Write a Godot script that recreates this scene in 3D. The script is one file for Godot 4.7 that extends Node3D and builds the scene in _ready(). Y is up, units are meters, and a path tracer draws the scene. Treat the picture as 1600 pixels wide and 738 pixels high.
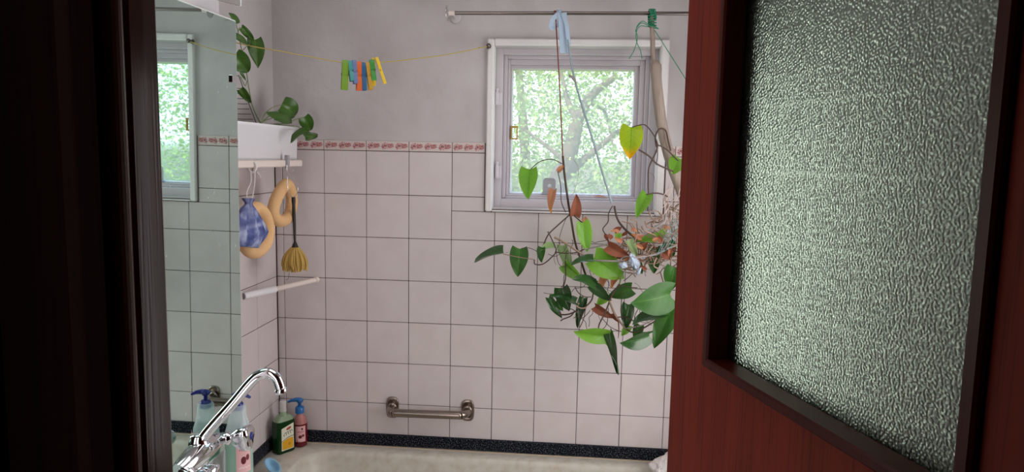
extends Node3D
# A narrow bathroom seen through its half-open wooden door. Units are metres, the bathroom floor is y = 0.

const Y0 := 1.62                      # height of the joint under the patterned border tiles
const FOCAL := 1083.13                # in pixels of the 1600 x 738 frame
const T := 0.15                       # tile pitch
const CORNER := -0.026                # left wall of the tub recess
const MIRROR_N := Vector3(1.0, -0.0083, -0.0061)
const LEAD := Vector3(0.2054, 1.62, 0.0)

var cam: Camera3D
var M := {}
var used := {}
var rng := RandomNumberGenerator.new()

# ------------------------------------------------------------------ places
func V(x: float, y: float, z: float) -> Vector3:
	return Vector3(x, y + Y0, z)

func ray(px: float, py: float) -> Vector3:
	return cam.transform.basis * Vector3((px - 800.0) / FOCAL, (369.0 - py) / FOCAL, -1.0)

func at(px: float, py: float, z: float) -> Vector3:      # the point of the photograph's pixel at depth z
	var d := ray(px, py)
	return cam.position + d * ((z - cam.position.z) / d.z)

func at_x(px: float, py: float, x: float) -> Vector3:    # the same on a plane across x
	var d := ray(px, py)
	return cam.position + d * ((x - cam.position.x) / d.x)

func at_y(px: float, py: float, y: float) -> Vector3:
	var d := ray(px, py)
	return cam.position + d * ((y + Y0 - cam.position.y) / d.y)

func span(px: float, z: float) -> float:                 # pixels to metres at depth z
	return px * (cam.position.z - z) / FOCAL

# ------------------------------------------------------------------ nodes
func numbered(n: String) -> String:
	if not used.has(n):
		used[n] = 0
		return n
	used[n] += 1
	return "%s_%03d" % [n, used[n]]

func whole(o: Node) -> Vector3:
	var p := Vector3.ZERO
	while o != self and o is Node3D:
		p += o.position
		o = o.get_parent()
	return p

func tag(o: Node, label: String, category: String, group := "", kind := "") -> Node:
	if label: o.set_meta("label", label)
	if category: o.set_meta("category", category)
	if group: o.set_meta("group", group)
	if kind: o.set_meta("kind", kind)
	return o

func thing(called: String, label: String, category: String, where: Vector3, group := "") -> Node3D:
	var o := Node3D.new()
	o.name = numbered(called)
	add_child(o)
	o.position = where
	tag(o, label, category, group)
	return o

func obj(called: String, s: SurfaceTool, m: Material, parent: Node = self) -> MeshInstance3D:
	s.generate_normals()
	return put(called, s.commit(), m, parent)

func put(called: String, mesh: Mesh, m: Material, parent: Node = self) -> MeshInstance3D:
	var o := MeshInstance3D.new()
	o.mesh = mesh
	o.material_override = m
	if parent == self:
		o.name = numbered(called)
		add_child(o)
	else:
		o.name = called
		parent.add_child(o, true)
		o.position = -whole(parent)
	return o

func struct(called: String, s: SurfaceTool, m: Material, label: String) -> MeshInstance3D:
	var o := obj(called, s, m)
	tag(o, label, "", "", "structure")
	return o

# ------------------------------------------------------------------ shapes
func st() -> SurfaceTool:
	var s := SurfaceTool.new()
	s.begin(Mesh.PRIMITIVE_TRIANGLES)
	s.set_smooth_group(-1)
	return s

func tri(s: SurfaceTool, a: Vector3, b: Vector3, c: Vector3) -> void:   # counter-clockwise from outside
	s.add_vertex(a); s.add_vertex(c); s.add_vertex(b)

func quad(s: SurfaceTool, a: Vector3, b: Vector3, c: Vector3, d: Vector3) -> void:
	tri(s, a, b, c); tri(s, a, c, d)

func quad_uv(s: SurfaceTool, a: Vector3, b: Vector3, c: Vector3, d: Vector3) -> void:
	var p := [a, b, c, d]
	var u := [Vector2(0, 1), Vector2(1, 1), Vector2(1, 0), Vector2(0, 0)]
	for k in [0, 2, 1, 0, 3, 2]:
		s.set_uv(u[k]); s.add_vertex(p[k])

func cbox(s: SurfaceTool, c: Vector3, size: Vector3, bev := 0.002, b := Basis.IDENTITY, uv_front := false) -> void:
	if uv_front: s.set_uv(Vector2.ZERO)
	var h := size / 2.0
	bev = minf(bev, minf(h.x, minf(h.y, h.z)) * 0.9)
	var p := func(sx, sy, sz, ax):      # corner pulled in along all but one axis
		var q := Vector3(sx * (h.x - (0.0 if ax == 0 else bev)), sy * (h.y - (0.0 if ax == 1 else bev)), sz * (h.z - (0.0 if ax == 2 else bev)))
		return c + b * q
	for g in [-1, 1]:
		var f: Array = [[p.call(g, -1, 1, 0), p.call(g, -1, -1, 0), p.call(g, 1, -1, 0), p.call(g, 1, 1, 0)],
			[p.call(-1, g, 1, 1), p.call(1, g, 1, 1), p.call(1, g, -1, 1), p.call(-1, g, -1, 1)],
			[p.call(-1, -1, g, 2), p.call(1, -1, g, 2), p.call(1, 1, g, 2), p.call(-1, 1, g, 2)]]
		if g < 0:
			for q in f: q.reverse()
		quad(s, f[0][0], f[0][1], f[0][2], f[0][3])
		quad(s, f[1][0], f[1][1], f[1][2], f[1][3])
		if uv_front and g > 0: quad_uv(s, f[2][0], f[2][1], f[2][2], f[2][3])
		else: quad(s, f[2][0], f[2][1], f[2][2], f[2][3])
	for i in [-1, 1]:
		for j in [-1, 1]:
			var e: Array = [[p.call(i, j, -1, 0), p.call(i, j, 1, 0), p.call(i, j, 1, 1), p.call(i, j, -1, 1)],
				[p.call(i, -1, j, 0), p.call(i, 1, j, 0), p.call(i, 1, j, 2), p.call(i, -1, j, 2)],
				[p.call(-1, i, j, 1), p.call(1, i, j, 1), p.call(1, i, j, 2), p.call(-1, i, j, 2)]]
			for q in e: face_out(s, q, c)
			for k in [-1, 1]:
				face_out(s, [p.call(i, j, k, 0), p.call(i, j, k, 1), p.call(i, j, k, 2)], c)

func face_out(s: SurfaceTool, q: Array, c: Vector3) -> void:
	var n: Vector3 = (q[1] - q[0]).cross(q[2] - q[0])
	if n.dot(q[0] - c) < 0: q.reverse()
	tri(s, q[0], q[1], q[2])
	if q.size() == 4: tri(s, q[0], q[2], q[3])

func block(s: SurfaceTool, lo: Vector3, hi: Vector3, bev := 0.0015) -> void:
	cbox(s, (lo + hi) / 2.0, (hi - lo).abs(), bev)

func grid(s: SurfaceTool, rows: Array, closed: bool, group := 0, uv := false) -> void:
	# rows of points; a row runs counter-clockwise when the next row lies above it
	s.set_smooth_group(group)
	for i in rows.size() - 1:
		var a: PackedVector3Array = rows[i]
		var b: PackedVector3Array = rows[i + 1]
		var n := a.size()
		for j in (n if closed else n - 1):
			var k := (j + 1) % n
			if uv:
				var u0 := float(j) / (n if closed else n - 1)
				var u1 := float(j + 1) / (n if closed else n - 1)
				var v0 := 1.0 - float(i) / (rows.size() - 1)
				var v1 := 1.0 - float(i + 1) / (rows.size() - 1)
				var p := [a[j], a[k], b[k], b[j]]
				var q := [Vector2(u0, v0), Vector2(u1, v0), Vector2(u1, v1), Vector2(u0, v1)]
				for w in [0, 2, 1, 0, 3, 2]:
					s.set_uv(q[w]); s.add_vertex(p[w])
			else:
				quad(s, a[j], a[k], b[k], b[j])
	s.set_smooth_group(-1)

func cap(s: SurfaceTool, ring: PackedVector3Array, up: bool) -> void:
	var c := Vector3.ZERO
	for p in ring: c += p
	c /= ring.size()
	for j in ring.size():
		var k := (j + 1) % ring.size()
		if up: tri(s, c, ring[j], ring[k])
		else: tri(s, c, ring[k], ring[j])

func curve(pts: Array, step := 4) -> PackedVector3Array:
	var out := PackedVector3Array()
	var n := pts.size()
	for i in n - 1:
		for k in step:
			out.append(pts[i].cubic_interpolate(pts[i + 1], pts[maxi(i - 1, 0)], pts[mini(i + 2, n - 1)], float(k) / step))
	out.append(pts[n - 1])
	return out

func tube(s: SurfaceTool, pts: PackedVector3Array, r0: float, r1 := -1.0, n := 8, closed := false, radii := []) -> void:
	if r1 < 0: r1 = r0
	var m := pts.size()
	var rows := []
	var t := (pts[1] - pts[0]).normalized()
	var u := t.cross(Vector3.UP if absf(t.y) < 0.9 else Vector3.RIGHT).normalized()
	for i in m:
		var nt: Vector3
		if closed: nt = (pts[(i + 1) % m] - pts[(i + m - 1) % m]).normalized()
		else: nt = (pts[mini(i + 1, m - 1)] - pts[maxi(i - 1, 0)]).normalized()
		u = (u - nt * u.dot(nt)).normalized()
		var w := nt.cross(u)
		var r: float = radii[i] if radii.size() else lerpf(r0, r1, float(i) / (m - 1))
		var ring := PackedVector3Array()
		for j in n:
			var a := TAU * j / n
			ring.append(pts[i] + (u * cos(a) + w * sin(a)) * r)
		rows.append(ring)
	if closed: rows.append(rows[0])
	grid(s, rows, true)
	if not closed:
		cap(s, rows[0], false)
		cap(s, rows[m - 1], true)

func lathe(s: SurfaceTool, c: Vector3, prof: Array, n := 24, b := Basis.IDENTITY, sx := 1.0, sz := 1.0, power := 1.0) -> void:
	# prof: Vector2(radius, height) going up; power < 1 squares the outline off
	var rows := []
	for p in prof:
		var ring := PackedVector3Array()
		for j in n:
			var a := TAU * j / n
			var x := cos(a)
			var z := -sin(a)
			x = signf(x) * pow(absf(x), power)
			z = signf(z) * pow(absf(z), power)
			ring.append(c + b * Vector3(x * p.x * sx, p.y, z * p.x * sz))
		rows.append(ring)
	grid(s, rows, true)
	if prof[0].x > 0.0005: cap(s, rows[0], false)
	if prof[-1].x > 0.0005: cap(s, rows[-1], true)

func ring_frame(s: SurfaceTool, o: Rect2, i: Rect2, z0: float, z1: float, bev := 0.0015) -> void:
	# four mitreless members between the outer and the inner rectangle, from z0 (back) to z1 (front)
	var oe := o.end
	var ie := i.end
	block(s, Vector3(o.position.x, o.position.y, z0), Vector3(i.position.x, oe.y, z1), bev)
	block(s, Vector3(ie.x, o.position.y, z0), Vector3(oe.x, oe.y, z1), bev)
	block(s, Vector3(i.position.x, o.position.y, z0), Vector3(ie.x, i.position.y, z1), bev)
	block(s, Vector3(i.position.x, ie.y, z0), Vector3(ie.x, oe.y, z1), bev)

func blob(s: SurfaceTool, c: Vector3, r: Vector3, noise: FastNoiseLite, amount: float, nu := 28, nv := 18, b := Basis.IDENTITY) -> void:
	var rows := []
	for i in nv + 1:
		var f := -PI / 2 + PI * i / nv
		var ring := PackedVector3Array()
		for j in nu:
			var a := TAU * j / nu
			var d := Vector3(cos(f) * cos(a), sin(f), -cos(f) * sin(a))
			var k := 1.0 + amount * noise.get_noise_3dv(d * 60.0)
			ring.append(c + b * (d * r * k))
		rows.append(ring)
	grid(s, rows, true)

# ------------------------------------------------------------------ materials
func mat(c: Color, rough := 0.6, metal := 0.0, spec := 0.5) -> StandardMaterial3D:
	var m := StandardMaterial3D.new()
	m.albedo_color = c
	m.roughness = rough
	m.metallic = metal
	m.metallic_specular = spec
	return m

func rgb8(r: int, g: int, b: int) -> Color:
	return Color(r / 255.0, g / 255.0, b / 255.0)

func noise_tex(freq: float, size := 256, kind := FastNoiseLite.TYPE_SIMPLEX_SMOOTH, oct := 3, sd := 1, ramp: Gradient = null) -> NoiseTexture2D:
	var n := FastNoiseLite.new()
	n.noise_type = kind
	n.frequency = freq
	n.seed = sd
	n.fractal_octaves = oct
	var t := NoiseTexture2D.new()
	t.width = size; t.height = size
	t.seamless = true
	t.noise = n
	if ramp: t.color_ramp = ramp
	return t

func ramp(list: Array) -> Gradient:
	var g := Gradient.new()
	var o := PackedFloat32Array()
	var c := PackedColorArray()
	for p in list:
		o.append(p[0]); c.append(p[1])
	g.offsets = o; g.colors = c
	return g

func triplanar(m: StandardMaterial3D, scale: float, world := false) -> void:
	m.uv1_triplanar = true
	m.uv1_world_triplanar = world
	m.uv1_scale = Vector3.ONE * scale

func relief(m: StandardMaterial3D, t: Texture2D, cm: float) -> void:
	m.heightmap_enabled = true
	m.heightmap_texture = t
	m.heightmap_scale = cm

func wood_tex(a: Color, b: Color, c: Color) -> ImageTexture:
	var im := Image.create(512, 512, false, Image.FORMAT_RGB8)
	var n := FastNoiseLite.new(); n.seed = 5; n.frequency = 0.02; n.fractal_octaves = 4
	var f := FastNoiseLite.new(); f.seed = 9; f.frequency = 0.12; f.fractal_octaves = 2
	for y in 512:
		var ang := TAU * y / 512.0
		for x in 512:
			var xa := TAU * x / 512.0
			# periodic both ways: circles in four dimensions squeezed along the grain
			var g := n.get_noise_3d(cos(xa) * 81.0 + cos(ang) * 6.0, sin(xa) * 81.0, sin(ang) * 6.0)
			var h := f.get_noise_3d(cos(xa) * 162.0 + cos(ang) * 3.0, sin(xa) * 162.0, sin(ang) * 3.0)
			var k := clampf(0.5 + 0.9 * g, 0, 1)
			var col := a.lerp(b, k)
			if h > 0.18: col = col.lerp(c, clampf((h - 0.18) * 2.5, 0, 0.8))
			im.set_pixel(x, y, col)
	return ImageTexture.create_from_image(im)

func leaf_tex(body: Color, vein: Color, edge: Color, tip: Color, tip_from: float) -> ImageTexture:
	var w := 128
	var h := 256
	var im := Image.create(w, h, false, Image.FORMAT_RGB8)
	var n := FastNoiseLite.new(); n.seed = 3; n.frequency = 0.03
	for y in h:
		var s := 1.0 - float(y) / h            # 0 at the stalk, 1 at the tip
		for x in w:
			var v := absf(x - w / 2.0) / (w / 2.0)
			var col := body.lerp(edge, clampf(v * 0.9 + n.get_noise_2d(x, y) * 0.35, 0, 1))
			var t := clampf((s + n.get_noise_2d(x * 1.5, y + 300) * 0.18 - tip_from) / 0.25, 0, 1)
			col = col.lerp(tip, t)
			var mid := clampf(1.0 - v / 0.035, 0, 1)
			var ph := fposmod((s - v * 0.28) * 6.0, 1.0)
			var side := clampf(1.0 - absf(ph - 0.5) / 0.045, 0, 1) * clampf(1.2 - v, 0, 1) * 0.55
			col = col.lerp(vein, maxf(mid, side))
			im.set_pixel(x, y, col)
	return ImageTexture.create_from_image(im)

func leaf_mat(t: Texture2D, glow: float, rough: float) -> StandardMaterial3D:
	var m := mat(Color.WHITE, rough, 0.0, 0.5)
	m.albedo_texture = t
	m.backlight_enabled = true
	m.backlight = Color(glow, glow, glow)
	return m

func border_tex() -> ImageTexture:
	# printed garland: three dark-red flowers with curling leaves on a pale band
	var w := 384
	var h := 96
	var im := Image.create(w, h, false, Image.FORMAT_RGB8)
	im.fill(rgb8(214, 200, 198))
	var r := RandomNumberGenerator.new(); r.seed = 11
	var dab := func(cx: float, cy: float, rx: float, ry: float, ang: float, col: Color, hollow: float):
		for y in range(maxi(0, int(cy - rx - 2)), mini(h, int(cy + rx + 2))):
			for x in range(int(cx - rx - 2), int(cx + rx + 2)):
				if x < 0 or x >= w: continue
				var dx := x - cx
				var dy := y - cy
				var a := (dx * cos(ang) + dy * sin(ang)) / rx
				var b := (-dx * sin(ang) + dy * cos(ang)) / ry
				var d := a * a + b * b
				if d < 1.0 and d > hollow: im.set_pixel(x, y, col)
	var red := rgb8(150, 62, 66)
	var rose := rgb8(196, 120, 118)
	var plum := rgb8(110, 40, 48)
	for k in 3:
		var cx := 46.0 + k * 128.0
		var cy := 46.0
		for j in 9:
			var a := TAU * j / 9.0 + k
			dab.call(cx + cos(a) * 19.0, cy + sin(a) * 19.0, 16.0, 7.5, a, red if j % 2 else rose, 0.35)
		dab.call(cx, cy, 11.0, 10.0, 0.0, plum, 0.25)
		for j in 4:
			var a := 0.5 + j * 1.1
			dab.call(cx - 26.0 + j * 2.0, cy + 4.0 + sin(a) * 20.0, 15.0, 6.5, a * 0.8, red, 0.45)
		for j in 7:
			var t := j / 6.0
			dab.call(cx + 26.0 + t * 40.0, cy + sin(t * TAU) * 18.0, 13.0, 5.5, cos(t * TAU) * 0.9, red if j % 3 else plum, 0.3)
			dab.call(cx + 30.0 + t * 36.0, cy - sin(t * TAU + 0.7) * 17.0, 11.0, 5.0, 0.6 - t, rose, 0.0)
	return ImageTexture.create_from_image(im)

func mirror_tex(metal: bool) -> ImageTexture:
	# splashes of toothpaste and lime: pale and dull, the rest silvered
	var im := Image.create(512, 1024, false, Image.FORMAT_RGB8)
	im.fill(Color.WHITE if metal else rgb8(204, 228, 221))
	var r := RandomNumberGenerator.new(); r.seed = 4
	for k in 150:
		var x := r.randi_range(4, 506)
		var y := r.randi_range(150, 1010)
		var n := r.randi_range(1, 3)
		for j in n * n:
			im.set_pixel(clampi(x + r.randi_range(-n, n) / 2, 0, 511), clampi(y + r.randi_range(-n, n), 0, 1023), Color(0.25, 0.25, 0.25) if metal else rgb8(225, 228, 226))
	return ImageTexture.create_from_image(im)

func label_tex(kind: String) -> ImageTexture:
	var im := Image.create(128, 192, false, Image.FORMAT_RGB8)
	var r := RandomNumberGenerator.new(); r.seed = 8
	var disc := func(cx: float, cy: float, rx: float, ry: float, col: Color):
		for y in range(maxi(0, int(cy - ry)), mini(192, int(cy + ry + 1))):
			for x in range(maxi(0, int(cx - rx)), mini(128, int(cx + rx + 1))):
				if pow((x - cx) / rx, 2) + pow((y - cy) / ry, 2) < 1.0: im.set_pixel(x, y, col)
	var script := func(y0: float, x0: float, x1: float, amp: float, col: Color, turns: float):
		for k in 500:
			var t := k / 500.0
			var x := lerpf(x0, x1, t) + cos(t * turns * TAU) * amp * 0.5
			var y := y0 + sin(t * turns * TAU) * amp
			disc.call(x, y, 2.2, 2.2, col)
	if kind == "green":
		im.fill(rgb8(226, 224, 206))
		disc.call(76.0, 26.0, 26.0, 12.0, rgb8(176, 70, 50))
		script.call(62.0, 20.0, 110.0, 12.0, rgb8(70, 84, 76), 4.0)
		for y in range(108, 186):
			for x in range(6, 122):
				if y > 118 - 14.0 * sin(x / 128.0 * PI * 0.5): im.set_pixel(x, y, rgb8(226, 168, 24))
		for x in 128:
			for k in 5: im.set_pixel(x, int(116 - 16.0 * sin(x / 128.0 * PI * 0.5)) + k - 6, rgb8(92, 92, 60))
		disc.call(82.0, 150.0, 14.0, 12.0, rgb8(196, 140, 20))
	else:
		im.fill(rgb8(226, 176, 178))
		script.call(70.0, 24.0, 104.0, 7.0, rgb8(160, 80, 88), 5.0)
		disc.call(84.0, 34.0, 13.0, 13.0, rgb8(82, 24, 34))
		disc.call(60.0, 128.0, 22.0, 20.0, rgb8(96, 22, 34))
		disc.call(96.0, 116.0, 16.0, 16.0, rgb8(112, 30, 42))
		script.call(166.0, 20.0, 108.0, 4.0, rgb8(236, 220, 218), 3.0)
	return ImageTexture.create_from_image(im)

func materials() -> void:
	var plaster_noise := noise_tex(0.012, 512, FastNoiseLite.TYPE_SIMPLEX_SMOOTH, 5, 2)
	M.plaster = mat(rgb8(208, 203, 205), 0.85, 0.0, 0.3)
	M.plaster.albedo_texture = noise_tex(0.006, 512, FastNoiseLite.TYPE_SIMPLEX_SMOOTH, 5, 6, ramp([[0.0, rgb8(238, 236, 235)], [1.0, Color.WHITE]]))
	triplanar(M.plaster, 1.1, true)
	relief(M.plaster, plaster_noise, 0.35)
	M.white_paint = mat(rgb8(222, 217, 224), 0.42)
	M.frame_paint = mat(rgb8(208, 201, 207), 0.42)
	M.rough_paint = mat(rgb8(238, 235, 236), 0.6)
	triplanar(M.rough_paint, 9.0, true)
	relief(M.rough_paint, plaster_noise, 0.12)
	M.tile = []
	for k in 4:
		var m := mat([rgb8(219, 210, 211), rgb8(217, 208, 209), rgb8(220, 211, 211), rgb8(216, 207, 208)][k], 0.3, 0.0, 0.35)
		m.albedo_texture = noise_tex(0.01, 256, FastNoiseLite.TYPE_SIMPLEX_SMOOTH, 4, 20 + k, ramp([[0.0, rgb8(247, 245, 244)], [1.0, Color.WHITE]]))
		triplanar(m, 3.0, true)
		M.tile.append(m)
	M.border = mat(Color.WHITE, 0.35, 0.0, 0.4)
	M.border.albedo_texture = border_tex()
	M.grout = mat(rgb8(92, 76, 74), 0.95)
	M.granite = mat(Color(0.72, 0.72, 0.72), 0.45, 0.0, 0.2)
	M.granite.albedo_texture = noise_tex(0.075, 512, FastNoiseLite.TYPE_SIMPLEX, 2, 7, ramp([[0.0, rgb8(12, 12, 18)], [0.56, rgb8(20, 21, 30)], [0.62, rgb8(44, 48, 62)], [0.72, rgb8(84, 92, 112)], [0.82, rgb8(150, 156, 170)], [1.0, rgb8(180, 184, 190)]]))
	triplanar(M.granite, 4.0, true)
	M.enamel = mat(rgb8(212, 208, 200), 0.35, 0.0, 0.4)
	M.enamel.albedo_texture = noise_tex(0.02, 512, FastNoiseLite.TYPE_SIMPLEX_SMOOTH, 5, 31, ramp([[0.0, rgb8(226, 216, 204)], [0.45, rgb8(244, 242, 238)], [1.0, Color.WHITE]]))
	triplanar(M.enamel, 2.0, true)
	M.caulk = mat(rgb8(196, 176, 152), 0.7)
	M.ceramic = mat(rgb8(236, 234, 232), 0.15)
	M.door = mat(Color.WHITE, 0.42, 0.0, 0.2)
	M.door.albedo_texture = wood_tex(rgb8(116, 42, 27), rgb8(106, 36, 23), rgb8(84, 28, 19))
	triplanar(M.door, 1.6)
	M.bead = mat(rgb8(150, 140, 140), 0.34, 0.0, 0.25)
	M.bead.albedo_texture = M.door.albedo_texture
	triplanar(M.bead, 1.6)
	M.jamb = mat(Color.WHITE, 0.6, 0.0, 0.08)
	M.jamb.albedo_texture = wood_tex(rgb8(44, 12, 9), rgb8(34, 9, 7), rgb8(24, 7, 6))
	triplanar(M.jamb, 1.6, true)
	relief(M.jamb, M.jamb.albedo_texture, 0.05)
	M.lit_gloss_wood = mat(rgb8(66, 30, 22), 0.2, 0.0, 0.22)  # browner than the jamb: bathroom light on the edge put into colour
	relief(M.lit_gloss_wood, M.jamb.albedo_texture, 0.10)
	triplanar(M.lit_gloss_wood, 2.2)
	M.frosted = mat(Color(0.54, 0.60, 0.54, 0.0), 0.28, 0.0, 0.5)
	M.frosted.refraction_enabled = true
	M.frosted.refraction_scale = 0.05
	M.frosted.transparency = BaseMaterial3D.TRANSPARENCY_ALPHA
	var cells := noise_tex(0.036, 512, FastNoiseLite.TYPE_SIMPLEX_SMOOTH, 1, 3)
	triplanar(M.frosted, 11.0)
	relief(M.frosted, cells, 0.13)
	M.pane = mat(Color(0.97, 0.95, 0.96, 0.40), 0.5)  # milky white pane that veils the view outside
	M.pane.transparency = BaseMaterial3D.TRANSPARENCY_ALPHA
	M.pane.backlight_enabled = true
	M.pane.backlight = Color(1, 1, 1)
	M.clear = mat(Color(0.95, 0.97, 0.96, 0.0), 0.02)
	M.clear.refraction_enabled = true
	M.clear.refraction_scale = 0.05
	M.clear.transparency = BaseMaterial3D.TRANSPARENCY_ALPHA
	M.mirror = mat(Color.WHITE, 0.015, 1.0)
	M.mirror.albedo_texture = mirror_tex(false)
	M.mirror.metallic_texture = mirror_tex(true)
	M.lit_mirror_edge = mat(rgb8(226, 232, 230), 0.3)  # pale colour stands in for light caught by the glass edge
	M.chrome = mat(rgb8(222, 222, 226), 0.07, 1.0)
	M.steel = mat(rgb8(132, 124, 120), 0.28, 1.0)
	M.brushed = mat(rgb8(150, 138, 130), 0.24, 1.0)
	M.black = mat(rgb8(18, 17, 17), 0.4)
	M.white_plastic = mat(rgb8(240, 240, 246), 0.35)
	M.old_plastic = mat(rgb8(232, 219, 212), 0.45)
	M.grey_plastic = mat(rgb8(150, 148, 154), 0.4)
	M.grey_metal = mat(rgb8(176, 176, 184), 0.4, 0.1)
	M.leaf_dark = leaf_mat(leaf_tex(rgb8(44, 84, 36), rgb8(86, 128, 62), rgb8(34, 70, 28), rgb8(40, 76, 32), 0.95), 0.35, 0.28)
	M.leaf_dark.clearcoat_enabled = true
	M.leaf_dark.clearcoat = 0.5
	M.leaf_dark.clearcoat_roughness = 0.22
	M.leaf_mid = leaf_mat(leaf_tex(rgb8(56, 106, 34), rgb8(98, 140, 62), rgb8(46, 92, 28), rgb8(58, 104, 36), 0.95), 0.75, 0.42)
	M.leaf_bright = leaf_mat(leaf_tex(rgb8(122, 182, 56), rgb8(90, 140, 44), rgb8(136, 192, 70), rgb8(120, 170, 50), 0.95), 1.0, 0.34)
	M.leaf_pale = leaf_mat(leaf_tex(rgb8(150, 180, 120), rgb8(110, 144, 90), rgb8(160, 192, 130), rgb8(140, 168, 110), 0.95), 0.8, 0.3)
	M.leaf_yellow = leaf_mat(leaf_tex(rgb8(156, 190, 40), rgb8(96, 120, 30), rgb8(178, 196, 30), rgb8(250, 178, 10), 0.62), 1.0, 0.36)
	M.leaf_pot = leaf_mat(leaf_tex(rgb8(74, 114, 42), rgb8(116, 150, 76), rgb8(58, 96, 34), rgb8(66, 102, 38), 0.95), 0.5, 0.32)
	M.leaf_dry = leaf_mat(leaf_tex(rgb8(150, 88, 62), rgb8(104, 56, 40), rgb8(136, 76, 54), rgb8(120, 66, 46), 0.8), 0.6, 0.7)
	M.leaf_rust = leaf_mat(leaf_tex(rgb8(206, 142, 108), rgb8(160, 92, 66), rgb8(196, 128, 94), rgb8(220, 152, 76), 0.6), 1.0, 0.6)
	M.stem = mat(rgb8(74, 54, 46), 0.55)
	M.twig = mat(rgb8(150, 124, 108), 0.8)
	M.grey_stem = mat(rgb8(150, 140, 138), 0.55)
	M.green_stem = mat(rgb8(116, 136, 78), 0.5)
	M.red_cord = mat(rgb8(132, 66, 60), 0.8)
	M.blue_cloth = mat(rgb8(186, 208, 230), 0.85)
	M.blue_cloth.backlight_enabled = true
	M.blue_cloth.backlight = Color(0.6, 0.6, 0.6)
	M.blue_cord = mat(rgb8(150, 166, 176), 0.8)
	M.green_twine = mat(rgb8(36, 142, 104), 0.7)
	M.teal_twine = mat(rgb8(88, 148, 150), 0.7)
	M.stake = mat(Color.WHITE, 0.85)
	M.stake.albedo_texture = wood_tex(rgb8(176, 162, 150), rgb8(150, 136, 126), rgb8(118, 102, 92))
	triplanar(M.stake, 5.0)
	M.sponge = mat(rgb8(226, 182, 132), 0.9)
	triplanar(M.sponge, 12.0)
	relief(M.sponge, plaster_noise, 0.12)
	M.pouch = mat(Color.WHITE, 0.9)
	M.pouch.albedo_texture = noise_tex(0.014, 256, FastNoiseLite.TYPE_SIMPLEX_SMOOTH, 4, 17, ramp([[0.0, rgb8(44, 52, 100)], [0.35, rgb8(72, 82, 138)], [0.55, rgb8(112, 122, 170)], [0.7, rgb8(150, 156, 190)], [1.0, rgb8(190, 194, 216)]]))
	triplanar(M.pouch, 6.0)
	M.string = mat(rgb8(232, 226, 224), 0.8)
	M.root = mat(rgb8(206, 184, 174), 0.8)
	M.straw = mat(rgb8(190, 156, 84), 0.8)
	M.line = mat(rgb8(196, 176, 96), 0.6)
	M.soil = mat(rgb8(96, 66, 50), 1.0)
	triplanar(M.soil, 14.0)
	relief(M.soil, plaster_noise, 0.8)
	M.cloth = mat(rgb8(232, 226, 224), 0.95)
	triplanar(M.cloth, 8.0)
	relief(M.cloth, plaster_noise, 0.5)
	M.bark = mat(rgb8(92, 80, 74), 0.95)
	M.floor = mat(rgb8(206, 198, 192), 0.5)  # out of view; kept pale to bounce light up the walls
	M.hall = mat(rgb8(150, 130, 116), 0.9)
	M.hall_floor = mat(rgb8(92, 62, 44), 0.5)
	M.grass = mat(rgb8(112, 136, 74), 1.0)

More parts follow.
